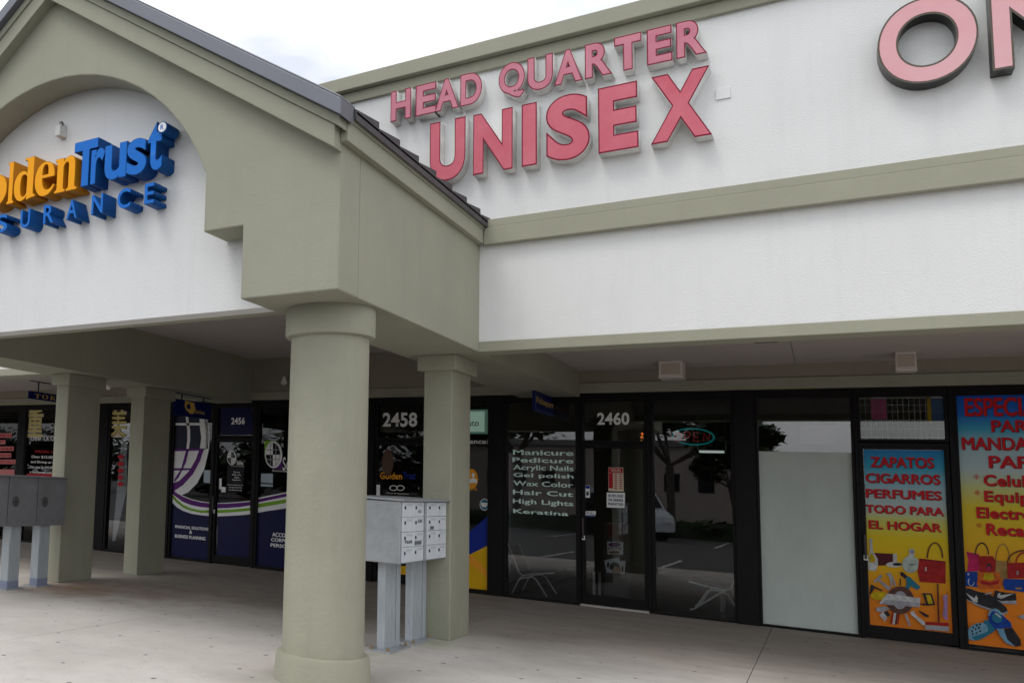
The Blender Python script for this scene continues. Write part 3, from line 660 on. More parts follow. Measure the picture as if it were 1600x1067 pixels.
decal('notice_card', u4([(302, 547), (350, 547), (349, 613), (301, 607)]), D1, mat('pale_blue_card', (.42, .50, .56), .5), cw1)
ptext('FINANCIAL SOLUTIONS', (272, 820), (324, 828.8), D3, WHT, cw1, off=.035); ptext('&', (294, 828), (298.3, 833.8), D3, WHT, cw1, off=.02); ptext('BUSINESS PLANNING', (271.6, 834.4), (319, 843.8), D3, WHT, cw1, off=.035)
ptext('ACCOUNTING', (423.8, 831.5), (472, 841.7), D3, WHT, cw2, off=.035); ptext('CORPORATE', (421.9, 840), (468, 849.3), D3, WHT, cw2, off=.035); ptext('PERSONAL', (421, 848.5), (464, 857.7), D3, WHT, cw2, off=.035)
# small globe emblem on window 2 and on the door
def globe(par, ox, oy, s, full=True):
    R = lambda pts: [(ox + a * s, oy + b * s) for a, b in pts]
    if full:
        decal('emblem', R([(-21, -32), (6, -32), (6, 5), (-21, 5)]), D1, GREEN, par); decal('emblem', R([(0, 18), (20, 0), (20, 32), (-4, 32)]), D1, PURP, par)
    decal('emblem', R(ell(0, 0, 20, 31, 24)), D2, WHT, par); decal('emblem', R(ell(-1, 0, 16.5, 27, 24)), D3, BLACKP, par)
    for q in (PI, 0): decal('emblem', R([(-1, 0)] + ell(-1, 0, 16, 26, 8, q, q + PI / 2)), D4, WHT, par)
    for xx in (-7, 5): decal('emblem', R([(xx, -24), (xx + 1.6, -24), (xx + 1.6, 24), (xx, 24)]), D4 - .001, GREYV, par)
    for yy in (-12, 10): decal('emblem', R([(-15, yy), (13, yy), (13, yy + 1.8), (-15, yy + 1.8)]), D4 - .001, GREYV, par)
globe(cw2, 425.5, 710, .68)
ptext('Solea', (440, 714), (466, 735), D2, WHT, cw2, off=.01); ptext('Accounting', (423, 733), (447, 737), D2, SILV, cw2, off=.012)
decal('notice_card', u4([(584, 563), (642, 563), (641, 628), (582, 626)]), D2, mat('pale_blue_card', (.42, .50, .56), .5), cw2)
decal('notice_card', u4([(582, 606), (641, 612), (641, 618), (582, 613)]), D3, SLATE, cw2)
globe(cd, 360, 715, .36, False)
ptext('Solea', (368, 719), (378, 726), D2, WHT, cd, off=.012); ptext('Accounting Services', (359.5, 727), (379.5, 729), D2, SILV, cd, off=.01)
decal('hours_panel', u4([(418, 525), (500, 530), (490, 655), (412, 650)]), D1, BLACKP, cd)
for k, (t, a, bb) in enumerate((('Office Hours', 363, 373), ('Monday - Friday', 361.5, 374.5), ('Saturday', 364.5, 372), ('By appointment', 361.5, 374), ('Personal and Business Tax', 354, 378), ('Ph 305 555 0142', 356, 376), ('Fax 305 555 0143', 356, 376))):
    yy = 736 + k * 4.0 + (4 if k > 3 else 0)
    ptext(t, (a, yy), (bb, yy + 2.6), D3, SILV, cd, off=.012)
decal('sticker', u4([(378, 588), (390, 588), (389, 640), (377, 640)]), D1, PAPER, cd); decal('sticker', u4([(388, 628), (410, 630), (408, 655), (387, 653)]), D1, PAPER, cd)

# ---- restaurant
Rf = front('restaurant_front', 'restaurant front at far left with pale gold characters and curtains in dark frames')
head(Rf, -16.8, -10.281)
rw3 = window(Rf, -11.50, -10.285, 0, 2.86, .05); post(Rf, -11.72, -11.505); rd = door(Rf, -12.55, -11.73, .03, 2.26); rtrn = window(Rf, -12.55, -11.73, 2.265, 2.86, .045)
post(Rf, -12.66, -12.555)
xq = atY(28, 700, YS).x; xq2 = atY(38, 700, YS).x
rw2 = window(Rf, xq2, -12.665, 0, 2.86, .03, CLEAR); post(Rf, xq, xq2 - .001); rw1 = window(Rf, -16.7, xq - .001, 0, 2.86, .05)
def cjk(ch, p0, p1, par):
    a = atY(*p0, YS); bb = atY(*p1, YS)
    text(ch, a.x, bb.x, bb.z, a.z, D1, CREAM, 'character', par, off=.022, fit='box')
    w = bb.x - a.x; text(ch, a.x + .02, bb.x - .02, bb.z + .02, a.z - .02, D2, PALEGOLD, 'character', par, off=.012, fit='box')
cjk('\u91cd', (41, 638), (64, 683), rw2); cjk('\u7f8e', (169, 635), (196, 684), rw3)
ptext('CHINA TOKYO RESTAURANT', (46, 680), (118, 689), D1, WHT, rw2, off=.02)
ptext('SPECIAL LUNCH', (52, 703), (100, 708), D1, REDV, rw2, off=.03)
for k, t in enumerate(('Over $15.00 free', 'and Shrimp or more', 'Por mas de $20.00 gratis', 'y mariposas con carne')): ptext(t, (47 - k, 711 + k * 8), (92, 716.5 + k * 8), D1, WHT, rw2, off=.02)
decal('red_strip', [(40, 739), (80, 740), (80, 745), (40, 744.5)], D1, REDV, rw2)
for k, (x1, t) in enumerate(((16, 'LUNCH'), (6, 'Y'), (19, 'DINNER'), (15, 'SUSHI'), (22, 'TAKE OUT'))):
    y = 676.5 + k * 10.3; decal('pink_sticker', [(-14, y), (x1, y), (x1, y + 7), (-14, y + 7)], D1, PINKR, rw1)
    ptext(t, (-12, y + 1.5), (x1 - 1, y + 5.8), D2, REDV, rw1, off=.03)
decal('pink_sticker', [(-14, 733), (20, 733), (20, 744), (-14, 744)], D1, PINKR, rw1)
# red dots on a hanging paper strip
decal('paper_strip', [(186, 685), (194, 685), (194, 765), (176, 845), (171, 845)], YG + .03, PAPER, rw3)
for k in range(5): decal('red_seal', ell(186, 713.5 + k * 10.6, 4.6, 3.8, 14), D1, REDV, rw3)
cu = MB(); prev = None
for k in range(90):
    x = xq2 + .08 + (-12.75 - xq2 - .1) * k / 89; y = YG + .12 + .03 * math.sin(k * 1.25)
    a = (cu.b.verts.new((x, y, .35)), cu.b.verts.new((x, y, 2.75)))
    if prev: cu.face([prev[0], a[0], a[1], prev[1]])
    prev = a
tag(cu.build('curtain', mat('white_curtain', (.60, .60, .56), .9), None, smooth=True), 'pleated pale curtain behind the restaurant window with white lettering', 'curtain')

# ------------------------------------------------------------------ channel letter signs
def can_letter(par, ch, x0, x1, z0, z1, yfront, depth, m_face, m_trim, m_ret, off=.03, inset=.012, fit='box'):
    o = text(ch, x0, x1, z0, z1, yfront, [m_ret, m_trim], 'letter', par, off, depth=depth, fit=fit)
    for f in o.data.polygons:
        f.material_index = 1 if f.normal.y < -.9 else 0
    me0 = t_mesh(off, 0) if ch == 'T' else raw_text(ch, off); xs_ = [v.co.x for v in me0.vertices]; ys_ = [v.co.y for v in me0.vertices]; ref = [(min(xs_), max(xs_)), (min(ys_), max(ys_))]; bpy.data.meshes.remove(me0)
    fs = text(ch, x0, x1, z0, z1, yfront - .002, m_face, 'letter_face', o, off - inset, fit='box', ref=ref)
    return o
PINKF = mat('faded_pink_acrylic', (.60, .165, .21), .4, var=.18, vscale=2.5, vcol=(.54, .11, .15)); PINKT = mat('crimson_trim', (.20, .008, .03), .4); RETW = mat('weathered_white_return', (.76, .75, .73), .6, var=.3, vscale=8)
PINKH = mat('faded_rose_acrylic', (.58, .235, .29), .4, var=.18, vscale=3, vcol=(.50, .165, .22))
PINKO = mat('pale_pink_acrylic', (.70, .41, .43), .4, var=.12, vscale=1.5, vcol=(.68, .33, .36)); METT = mat('bronze_metal_trim', (.10, .085, .07), .35, .6); RETD = mat('dark_metal_return', (.03, .032, .03), .3, .6)
YL = YF - .14
def Lx(p, y=745.0): return atY(p, 0, YL)
def sgn(name, label, loc): return thing(name, label, 'sign', (0, 0, 0))
SG = thing('channel_letter_sign', 'two-row sign of pink block letters with crimson edges high on the white wall', 'sign')
def row(par, spec, z0, z1, yb, yt, **kw):
    for ch, a, bb in spec:
        xa = atY(a, yb(a), YL).x; xb = atY(bb, yb(bb), YL).x
        ex = .012 * (z1 - z0) if ch in 'SQUOC' else 0
        zz0 = z0 - (.10 * (z1 - z0) if ch == 'Q' else ex)
        can_letter(par, ch, xa, xb, zz0, z1 + ex, YL, .138, **kw)
hl = lambda x: 192 - (x - 612) * .222; ul = lambda x: 281 - (x - 673) * .155
row(SG, [('H', 610, 642), ('E', 649, 682), ('A', 679, 717), ('D', 719, 753), ('Q', 779, 820), ('U', 824, 864), ('A', 866, 910), ('R', 914, 957), ('T', 960, 1003), ('E', 1011, 1051), ('R', 1057, 1105)], 5.452, 5.795, hl, None, m_face=PINKH, m_trim=PINKT, m_ret=RETW, inset=.024, off=.05)
row(SG, [('U', 671, 727), ('N', 739, 801), ('I', 815, 839), ('S', 853, 922), ('E', 935, 998), ('X', 1017, 1113)], 4.695, 5.333, ul, None, m_face=PINKF, m_trim=PINKT, m_ret=RETW, inset=.017, off=.055)
SG2 = thing('channel_letter_sign', 'large pale pink letters with dark metal sides cut off at the top right', 'sign')
for ch, a, bb in (('O', .415, 1.01), ('N', 1.075, 1.60), ('E', 1.72, 2.15)):
    can_letter(SG2, ch, a, bb, 4.81, 5.51, YL - .01, .15, PINKO, METT, RETD, off=.034, inset=.017)
SG3 = thing('channel_letter_sign', 'orange and blue raised letter sign with dark blue sides on the arched white recess', 'sign')
YT = 5.815
GOLDF = mat('amber_acrylic', (.90, .37, .004), .35); GOLDR = mat('amber_return', (.50, .19, .008), .5); BLUF = mat('bright_blue_acrylic', (.010, .15, .56), .35); BLUR = mat('dark_blue_return', (.006, .075, .27), .45)
def gt(spec, m_face, m_ret, sf, zb, zcap, zx, zasc=None):
    for ch, a, bb, kind in spec:
        z1 = {'c': zcap, 'x': zx, 't': zcap + .0}[kind]
        ya = 294 - (a - 118) * .2
        xa = atY(a, ya, YT).x; xb = atY(bb, ya, YT).x
        can_letter(SG3, serif(ch) if sf else ch, xa, xb, zb, z1, YT, .186, m_face, m_ret, m_ret, off=.028 if not sf else .006, inset=.006)
zb0 = atY(125.6, 292.5, YT).z; zc0 = atY(114, 230, YT).z; zx0 = zb0 + (zc0 - zb0) * .74
gt([('l', 10, 20.5, 't'), ('d', 20.5, 54, 't'), ('e', 53, 84, 'x'), ('n', 84.5, 119, 'x'), ('o', -30, 9, 'x'), ('G', -78, -31, 'c')], GOLDF, GOLDR, True, zb0 - .01, zc0 + .01, zx0 + .03)
gt([('T', 113.5, 150, 'c'), ('r', 140.5, 162, 'x'), ('u', 162, 196, 'x'), ('s', 196.5, 227.5, 'x'), ('t', 229, 252, 'c')], BLUF, BLUR, False, zb0, zc0 + .03, zx0 + .03)
ez0 = atY(225, 319.7, YT).z; ez1 = atY(226, 288, YT).z
for ch, a, bb in (('I', -77, -71), ('N', -45, -26), ('S', -7, 10.5), ('U', 31, 46), ('R', 67, 83), ('A', 103, 119.5), ('N', 142, 160), ('C', 182.5, 203), ('E', 225, 240)):
    ya = 320 + (232 - a) * .19; can_letter(SG3, ch, atY(a, ya, YT).x, atY(bb, ya, YT).x, ez0, ez1, YT, .186, BLUF, BLUR, BLUR, off=.02, inset=.008)
rp = atY(257, 201, YT); mb = MB().prism(ell(rp.x, rp.z, .052, .052, 24), 'y', YT - .03, YT + .15); rr = mb.build('registered_mark', BLUR, SG3)
MB().prism(ell(rp.x, rp.z, .043, .043, 24), 'y', YT - .034, YT - .0302).build('mark_face', WHT, rr); text('R', rp.x - .018, rp.x + .018, rp.z - .022, rp.z + .022, YT - .036, BLUF, 'mark_letter', rr, .02)
# wall bits near signs
p = atY(100, 208, 6.0)
t = thing('wall_fixture', 'small white box with metal cap on the arched wall above the blue letters', 'light fixture', (p.x, 6.004, p.z))
MB().box(-.035, .035, -.10, 0, -.06, .05).build('housing', mat('offwhite_plastic', (.62, .62, .60), .5), t, .006)
MB().lathe([(.02, .05), (.024, .06), (.024, .085), (.012, .10)], (.0, -.045), 14).build('sensor_cap', mat('dull_steel', (.2, .2, .2), .4, .8), t, smooth=True)
p = atY(1130, 147, YF)
tag(MB().box(p.x - .055, p.x + .055, YF - .012, YF - .001, p.z - .05, p.z + .05).build('blank_plate', WHITE, None, .003), 'small white square plate on the wall right of the pink letter X', 'cover plate')

# ------------------------------------------------------------------ hanging signs
def hang(name, label, X, pTL, pBR, body, th=.035, border=True, zceil=ZB):
    a = atX(*pTL, X); bb = atX(*pBR, X)
    y0, y1, z1, z0 = a.y, bb.y, a.z, bb.z
    t = thing(name, label, 'hanging sign', (X, (y0 + y1) / 2, z1))
    inv = Matrix.Translation(-Vector((X, (y0 + y1) / 2, z1)))
    def add(o): o.parent = t; o.matrix_parent_inverse = inv; return o
    add(MB().box(X - th, X, y0, y1, z0, z1).build('panel', NAVYS, None, .008))
    br = MB()
    for f in (.2, .8):
        yy = y0 + (y1 - y0) * f; br.box(X - th * .7, X - th * .3, yy - .012, yy + .012, z1, zceil - .002)
    br.box(X - .04, X + .005, y0 + .02, y1 - .02, zceil - .014, zceil - .002)
    add(br.build('bracket', mat('dark_blue_bracket', (.006, .012, .06), .4)))
    if border:
        e = .022; fr = MB()
        for q in ((y0 + e, y1 - e, z0 + e, z0 + e + .006), (y0 + e, y1 - e, z1 - e - .006, z1 - e), (y0 + e, y0 + e + .006, z0 + e, z1 - e), (y1 - e - .006, y1 - e, z0 + e, z1 - e)): fr.box(X + .0005, X + .002, *q)
        add(fr.build('border', mat('silver_blue_line', (.20, .24, .36), .5)))
    return t, add, (y0, y1, z0, z1)
t, add, (y0, y1, z0, z1) = hang('hanging_sign', 'small navy hanging sign with thin border and gold serif word beside the salon', -3.12, (836, 608), (871, 653), 'Peluqueria')
h = z1 - z0; add(text(serif('Peluqueria'), y0 + .05, y1 - .05, z0 + h * .40, z0 + h * .70, -3.1185, GOLD, 'lettering', None, .0, plane='YZ'))
t, add, (y0, y1, z0, z1) = hang('hanging_sign', 'dark navy hanging sign with gold shield emblem above the accounting window', -8.45, (273.5, 622), (329, 656), '', border=False)
h = z1 - z0; w = y1 - y0
add(MB().poly([(-8.449, y0 + w * .27, z0 + h * .95), (-8.449, y0 + w * .52, z0 + h * .9), (-8.449, y0 + w * .55, z0 + h * .6), (-8.449, y0 + w * .52, z0 + h * .25), (-8.449, y0 + w * .42, z0 + h * .2), (-8.449, y0 + w * .3, z0 + h * .4), (-8.449, y0 + w * .26, z0 + h * .6)]).build('emblem', GOLD, None, tri=True))
add(MB().poly([(-8.4485, y0 + w * .30, z0 + h * .62), (-8.4485, y0 + w * .38, z0 + h * .85), (-8.4485, y0 + w * .43, z0 + h * .55), (-8.4485, y0 + w * .36, z0 + h * .45)]).build('emblem', NAVYS, None))
add(text('Solea', y0 + w * .55, y0 + w * .82, z0 + h * .28, z0 + h * .52, -8.449, GOLD, 'lettering', None, .01, plane='YZ'))
xt = -12.2
t, add, (y0, y1, z0, z1) = hang('hanging_sign', 'navy hanging sign with spaced gold serif capitals, half hidden behind the left pillar', xt, (46, 610), (116, 632), '', border=False, zceil=ZC)
h = z1 - z0; w = y1 - y0; add(text(serif('TOKYO'), y0 + w * .12, y0 + w * .9, z0 + h * .2, z0 + h * .72, xt + .001, GOLD, 'lettering', None, 0, plane='YZ', space=1.25))

# ------------------------------------------------------------------ canopy fixtures
def canopy_light(pc, label, zc=ZC, w=1.0):
    # pc = pixel of the box's front lower-left and lower-right corner; depth guessed from the ceiling
    t = thing('canopy_light', label, 'ceiling light', (pc[0], pc[1], zc), 'box lights under the canopy')
    PL = mat('cream_light_housing', (.66, .60, .56), .55)
    MB().box(-.13 * w, .13 * w, 0, .30 * w, -.20, -.001).build('housing', PL, t, .006)
    MB().box(-.135 * w, .135 * w, -.006, .31 * w, -.215, -.185).build('bottom_rim', PL, t, .004)
    MB().box(-.105 * w, .105 * w, -.008, -.0005, -.17, -.03).build('lens', mat('amber_grey_lens', (.46, .38, .32), .5), t)
    return t
q = atZ(1029.5, 590, ZC - .21); canopy_light((q.x + .13, q.y), 'cream box light hanging from the canopy above the neon OPEN window')
q = atZ(1400, 579, ZC - .21); canopy_light((q.x + .09, q.y), 'cream box light hanging from the canopy above the wire grid', w=.68)
a = atZ(1177, 534, ZC - .004); bb = atZ(1217, 532.5, ZC - .004)
t = thing('soffit_vent', 'thin dark slot vent in the canopy ceiling behind the front trim', 'vent', (a.x, a.y, ZC))
MB().box(0, bb.x - a.x, -.03, .05, -.014, -.001).build('vent_frame', mat('vent_frame_paint', (.2, .18, .16), .6), t); MB().box(.02, bb.x - a.x - .02, -.02, .04, -.016, -.0141).build('vent_slot', INK, t)
def flood(pos, label):
    t = thing('flood_bulb', label, 'lamp', pos, 'small white flood bulbs')
    MB().lathe([(.02, 0), (.03, -.02), (.03, -.05)], n=14).build('socket', mat('offwhite_plastic', (.62, .62, .60), .5), t, smooth=True)
    o = MB().lathe([(.028, -.04), (.05, -.085), (.056, -.11), (.045, -.135), (.015, -.15)], n=16).build('bulb', mat('white_bulb', (.75, .74, .7), .3), t, smooth=True); return t
q = atY(444, 588, YS - .2); flood((q.x, q.y, q.z), 'small white bulb on the dark header right of the accounting door'); MB()
q = atX(170, 602, -9.3); flood((q.x, q.y, q.z + .08), 'small white bulb showing between the two left pillars')

# ------------------------------------------------------------------ mailboxes
XD = -3.105
ya0 = atX(626, 830, XD).y; ya1 = atX(660.5, 828, XD).y; yb0 = atX(665, 828, XD).y; yb1 = atX(695.5, 825, XD).y
MZ1 = atX(626, 783, XD).z; MZ0 = atX(626, 881, XD).z
def mailbox(y0, y1, label, off_y=0):
    ym = (y0 + y1) / 2; w = y1 - y0
    t = thing('cluster_mailbox', label, 'mailbox', (XD, ym, 0), 'white-doored mailboxes beside the round column')
    MB().box(-.50, 0, -w / 2 - .012, w / 2, MZ0, MZ1).build('body', GALV, t, .006)
    MB().prism([(-.54, MZ1 + .015), (.045, MZ1 + .002), (.05, MZ1 + .014), (.05, MZ1 + .022), (-.54, MZ1 + .037)], 'y', -w / 2 - .035, w / 2 + .012).build('hood', GALV, t, .003)
    for f in (-1, 1): pass
    dw = (w - .03) / 2; dh = (MZ1 - MZ0 - .03) / 4
    for r in range(4):
        for cidx in range(2):
            da = -w / 2 + .012 + cidx * (dw + .006); dz = MZ0 + .012 + r * (dh + .004)
            d = MB().box(.001, .014, da, da + dw, dz, dz + dh).build('mailbox_door', MDOOR, t, .003)
            MB().box(.0142, .0155, da + dw * .35, da + dw * .9, dz + dh * .74, dz + dh * .9).build('name_slot', mat('slot_grey', (.48, .52, .55), .5), d)
            MB().prism(ell(da + dw * .2, dz + dh * .62, .013, .016, 10), 'x', .0145, .02).build('lock', INK, d)
    px_, pw_ = -.265, .075
    pd = MB().box(px_, px_ + pw_, -.155 + off_y, .20 + off_y, .012, MZ0).build('pedestal', GALVP, t, .008); MB().box(px_ + pw_ + .001, px_ + pw_ + .012, .10 + off_y, .19 + off_y, .014, MZ0 - .002).build('flange', GALVP, pd, .003)
    MB().box(px_ - .05, px_ + pw_ + .10, -w / 2 + .02, w / 2 - .03, -.001, .016).build('base_plate', GALV, t, .003)
    for q in (-1, 1):
        for s in (0, 1):
            MB().lathe([(.018, .016), (.018, .028), (.010, .029), (.010, .05)], (px_ - .025 + s * (pw_ + .085), q * (w / 2 - .06)), 8).build('anchor_bolt', RUST, t)
    return t, w
m1, w = mailbox(ya0, ya1, 'nearer white-doored mailbox with a broad plain grey side')
dw = (w - .03) / 2; dh = (MZ1 - MZ0 - .03) / 4
def ink(t, body, ya, yb, za, zb): text(body, ya, yb, za, zb, .0155, INK, 'scribble', t, .02, plane='YZ')
ink(m1, 'Vacant', -w / 2 + .06, -w / 2 + dw * .95, MZ0 + dh + .05, MZ0 + dh + .085)
ink(m1, '####', .03, dw * .8, MZ0 + dh + .03, MZ0 + dh + .075); ink(m1, '62', dw * .45, dw * .75, MZ0 + 3.45 * dh, MZ0 + 3.65 * dh); ink(m1, '58', dw * .4, dw * .8, MZ0 + 2.75 * dh, MZ0 + 2.95 * dh)
m2, w = mailbox(yb0, yb1, 'farther white-doored mailbox set against the square pillar', .06)
ink(m2, '##', -w / 2 + dw * .3, -w / 2 + dw * .7, MZ0 + 2 * dh + .03, MZ0 + 2 * dh + .07)
# dark grey mailboxes at far left (backs towards us)
XM = -8.22
yl = [atX(p_, 785, XM).y for p_ in (13, 58.5, 103.5)]; pitch = (yl[2] - yl[0]) / 2
LZ1 = atX(103, 748, XM).z; LZ0 = atX(103, 820, XM).z
def back_box(y0, y1, label):
    ym = (y0 + y1) / 2; w = y1 - y0
    t = thing('cluster_mailbox', label, 'mailbox', (XM, ym, 0), 'dark grey mailboxes by the left pillar')
    MB().box(-.48, 0, -w / 2 + .008, w / 2 - .008, LZ0, LZ1).build('body', MDARK, t, .006)
    MB().box(-.52, .03, -w / 2 + .001, w / 2 - .001, LZ1 + .001, LZ1 + .022).build('hood', MDARK, t, .004)
    MB().box(.0005, .016, -w / 2 + .004, -w / 2 + .022, LZ0, LZ1).build('seam_flange', MDARK, t)
    MB().prism(ell(-w * .25, (LZ0 + LZ1) / 2 - .0, .06, .07, 20), 'x', .0006, .002).build('stain', mat('stain_dark', (.085, .083, .085), .7, var=.3, vscale=12), t)
    MB().prism(ell(-w * .25, (LZ0 + LZ1) / 2, .012, .014, 10), 'x', .0022, .008).build('screw', INK, t)
    MB().box(-.24, -.10, -.10, .10, .0, LZ0).build('pedestal', GALVP, t, .01)
    MB().box(-.242, -.098, -.102, .102, .0, .11).build('pedestal_foot', mat('blue_grey_foot_paint', (.22, .25, .34), .6), t, .01)
    MB().box(-.30, -.05, -.16, .16, -.001, .012).build('base_plate', GALV, t)
    return t
back_box(yl[1], yl[2], 'dark grey mailbox touching the left square pillar, right end of its row')
back_box(yl[0], yl[1], 'dark grey mailbox in the middle of the row by the left pillar')
back_box(yl[0] - pitch, yl[0] - .0005, 'dark grey mailbox cut off by the left edge of the picture')

# ------------------------------------------------------------------ things in and on the windows
# neon OPEN
YN = YG + .10
t = thing('neon_sign', 'oval neon sign reading OPEN with teal ring, inside the salon window', 'neon sign')
TEALN = mat('teal_neon', (.0, .38, .38), .4, emit=.17); REDN = mat('red_neon', (.50, .035, .04), .4, emit=.15)
e = [atY(a, bb, YN) for a, bb in ell(1083.5, 682, 32, 12.5, 40, rot=.05)]
MB().tube([(v.x, YN, v.z) for v in e], .011, 8, True).build('ring_tube', TEALN, t, smooth=True)
def Nn(pts): return [(lambda v: (v.x, YN - .02, v.z))(atY(990 + a / 5.614, 590 + bb / 5.614, YN)) for a, bb in pts]
lt = MB()
lt.tube(Nn(ell(392, 520, 32, 38, 20)), .007, 6, True)
for pl in ([(447, 555), (450, 480), (485, 482), (498, 500), (485, 522), (450, 520)], [(578, 485), (530, 482), (528, 555), (578, 556)], [(528, 520), (572, 522)], [(615, 556), (618, 485), (662, 553), (667, 488)]): lt.tube(Nn(pl), .007, 6)
lt.build('letter_tube', REDN, t, smooth=True)
# notices on the salon door (stuck to the glass)
def paper(name, label, cat, pts, m, y=D1): o = MB().poly(px(pts, y)).build(name, m, None); return tag(o, label, cat)
def u9(pts): return [(900 + a / 5.083, 690 + bb / 5.083) for a, bb in pts]
o = paper('opening_hours_notice', 'red and cream opening-hours sheet on the salon door glass', 'notice', u9([(250, 202), (370, 204), (374, 394), (252, 390)]), CREAM)
for nm, pts in (('red_header', [(253, 206), (366, 208), (367, 248), (254, 244)]), ('red_column', [(254, 246), (288, 247), (289, 370), (255, 368)])):
    q = MB().poly(px(u9(pts), D2)).build(nm, REDV, o)
for r in range(8):
    for cc in (300, 340): MB().poly(px(u9([(cc, 254 + r * 16), (cc + 22, 254 + r * 16), (cc + 22, 262 + r * 16), (cc, 262 + r * 16)]), D2)).build('printed_row', REDV, o)
ptext('HOURS', u9([(275, 215)])[0], u9([(350, 238)])[0], D3, CREAM, o, off=.02)
o = paper('no_pets_notice', 'white notice about pets, food and drinks on the salon door', 'notice', u9([(238, 402), (384, 404), (382, 525), (238, 520)]), PAPER)
BLI = mat('blue_black_ink', (.01, .03, .09), .6)
for k, tx in enumerate(('NO PETS, FOOD', 'OR DRINKS', 'PERMITTED')): ptext(tx, u9([(250, 417 + k * 33)])[0], u9([(370, 442 + k * 33)])[0], D2, BLI, o, off=.03)
o = paper('pull_sticker', 'blue and white PULL sticker beside the salon door handle', 'sticker', u9([(70, 550), (152, 550), (150, 582), (140, 595), (80, 594), (70, 582)]), PAPER)
ptext('PULL', u9([(80, 556)])[0], u9([(142, 576)])[0], D2, BLI, o, off=.03); MB().poly(px(u9([(72, 582), (150, 582), (140, 594), (80, 593)]), D2)).build('blue_edge', BLUEV, o)
o = paper('payment_sticker', 'narrow blue and white sticker high on the salon door edge', 'sticker', u9([(68, 345), (105, 345), (104, 445), (68, 442)]), PAPER)
MB().poly(px(u9([(70, 348), (103, 348), (103, 372), (70, 370)]), D2)).build('blue_band', BLUEV, o); MB().poly(px(u9([(78, 395), (96, 395), (96, 425), (78, 425)]), D2)).build('dark_mark', INK, o)
# magazine stand behind the door
YM = YG + .35
t = thing('magazine_stand', 'slim dark magazine stand behind the salon door glass', 'stand', (atY(962, 900, YM).x, YM + .1, 0))
MB().box(-.16, .16, .02, .05, .05, 1.15).build('back_panel', mat('dark_stand', (.06, .06, .065), .5), t, .005); MB().box(-.2, .2, -.12, .2, .013, .05).build('base', mat('dark_stand', (.06, .06, .065), .5), t, .005)
for z in (.42, .66, .92): MB().box(-.17, .17, -.06, .02, z - .03, z).build('shelf', mat('dark_stand', (.06, .06, .065), .5), t)
def mag(label, pts, m, extra):
    o = MB().poly(px(u9(pts), YM - .02, YM)).build('magazine', m, None, tri=True); tag(o, label, 'magazine', 'magazines on the salon stand')
    for i, (nm, q, mm) in enumerate(extra): MB().poly(px(u9(q), YM - .022 - .002 * i, YM)).build(nm, mm, o, tri=True)
    return o
mag('magazine with dull red cover on the top shelf of the stand', [(250, 640), (392, 645), (398, 765), (252, 762)], mat('dull_red_cover', (.12, .035, .03), .5), [('title_bar', [(255, 640), (390, 645), (392, 655), (256, 650)], GREYV)])
mt = mag('pale magazine with tattoo title on the middle shelf', [(250, 790), (378, 795), (376, 895), (252, 892)], PAPER, [('cover_shape', ell(308, 815, 50, 18, 14), PURP), ('title_bar', [(258, 832), (362, 835), (362, 860), (258, 857)], INK), ('cover_shape', ell(308, 876, 45, 12, 14), mat('brown_print', (.22, .09, .03), .5))])
a = atY(*u9([(262, 857)])[0], YM); bb = atY(*u9([(360, 835)])[0], YM); text('tattoo', a.x, bb.x, a.z + .004, bb.z + .004, YM - .030, WHT, 'title', mt, .03)
mag('white magazine fanned behind the portrait cover', [(226, 940), (345, 915), (360, 1000), (245, 1040)], PAPER, [('cover_shape', [(250, 960), (270, 952), (262, 1000), (246, 990)], INK)])
mg = mag('white magazine with portrait of dark curly hair on the lowest shelf', [(268, 940), (396, 945), (388, 1045), (262, 1040)], PAPER, [('portrait', [(290, 1042), (285, 990), (330, 965), (360, 1000), (356, 1044)], SKIN), ('portrait', [(272, 1010), (270, 980), (300, 952), (335, 960), (350, 985), (345, 1000), (315, 985), (292, 1012)], INK), ('cover_mark', [(366, 985), (378, 985), (380, 1035), (368, 1035)], INK)])
mg.location.y = -.004
# lounge chairs
def lounge(label, pts_back, seat, legs, Y, sgnx, loc):
    t = thing('lounge_chair', label, 'chair', loc, 'chrome lounge chairs in the salon')
    inv = Matrix.Translation(-Vector(loc))
    def add(o): o.parent = t; o.matrix_parent_inverse = inv; return o
    for k in (0, 1):
        dy = .55 * k
        def M(pts): return [(lambda v: (v.x, Y + dy, v.z))(atY(a, bb, Y)) for a, bb in pts]
        add(MB().tube(M(pts_back + seat), .011, 8).build('frame', CHROME, None, smooth=True))
        add(MB().tube(M(legs), .011, 8).build('leg', CHROME, None, smooth=True))
        for cpt in ((legs[1], seat[1]),): add(MB().tube(M(cpt), .009, 6).build('strut', CHROME, None, smooth=True))
    line = [(lambda v: (v.x, v.z))(atY(a, bb, Y)) for a, bb in pts_back + seat]
    mb = MB(); up = .015
    for (xa, za), (xb, zb2) in zip(line, line[1:]):
        V = [mb.b.verts.new(v) for v in ((xa, Y + .02, za + up), (xb, Y + .02, zb2 + up), (xb, Y + .53, zb2 + up), (xa, Y + .53, za + up))]; mb.face(V)
    o = add(mb.build('sling_seat', BLKV, None)); sm = o.modifiers.new('solid', 'SOLIDIFY'); sm.thickness = .025
YCH = YG + .18
lc = atY(830, 930, YCH)
lounge('chrome-framed lounge chair seen sideways in the salon window under the lettering', [(789, 830), (796, 855), (806, 880)], [(811, 894), (817, 898), (840, 896), (866, 895)], [(800, 926), (811, 905), (817, 902.5), (831, 901), (837, 904), (855, 932)], YCH, 1, (lc.x, YCH + .3, 0))
lc = atY(1110, 950, YCH)
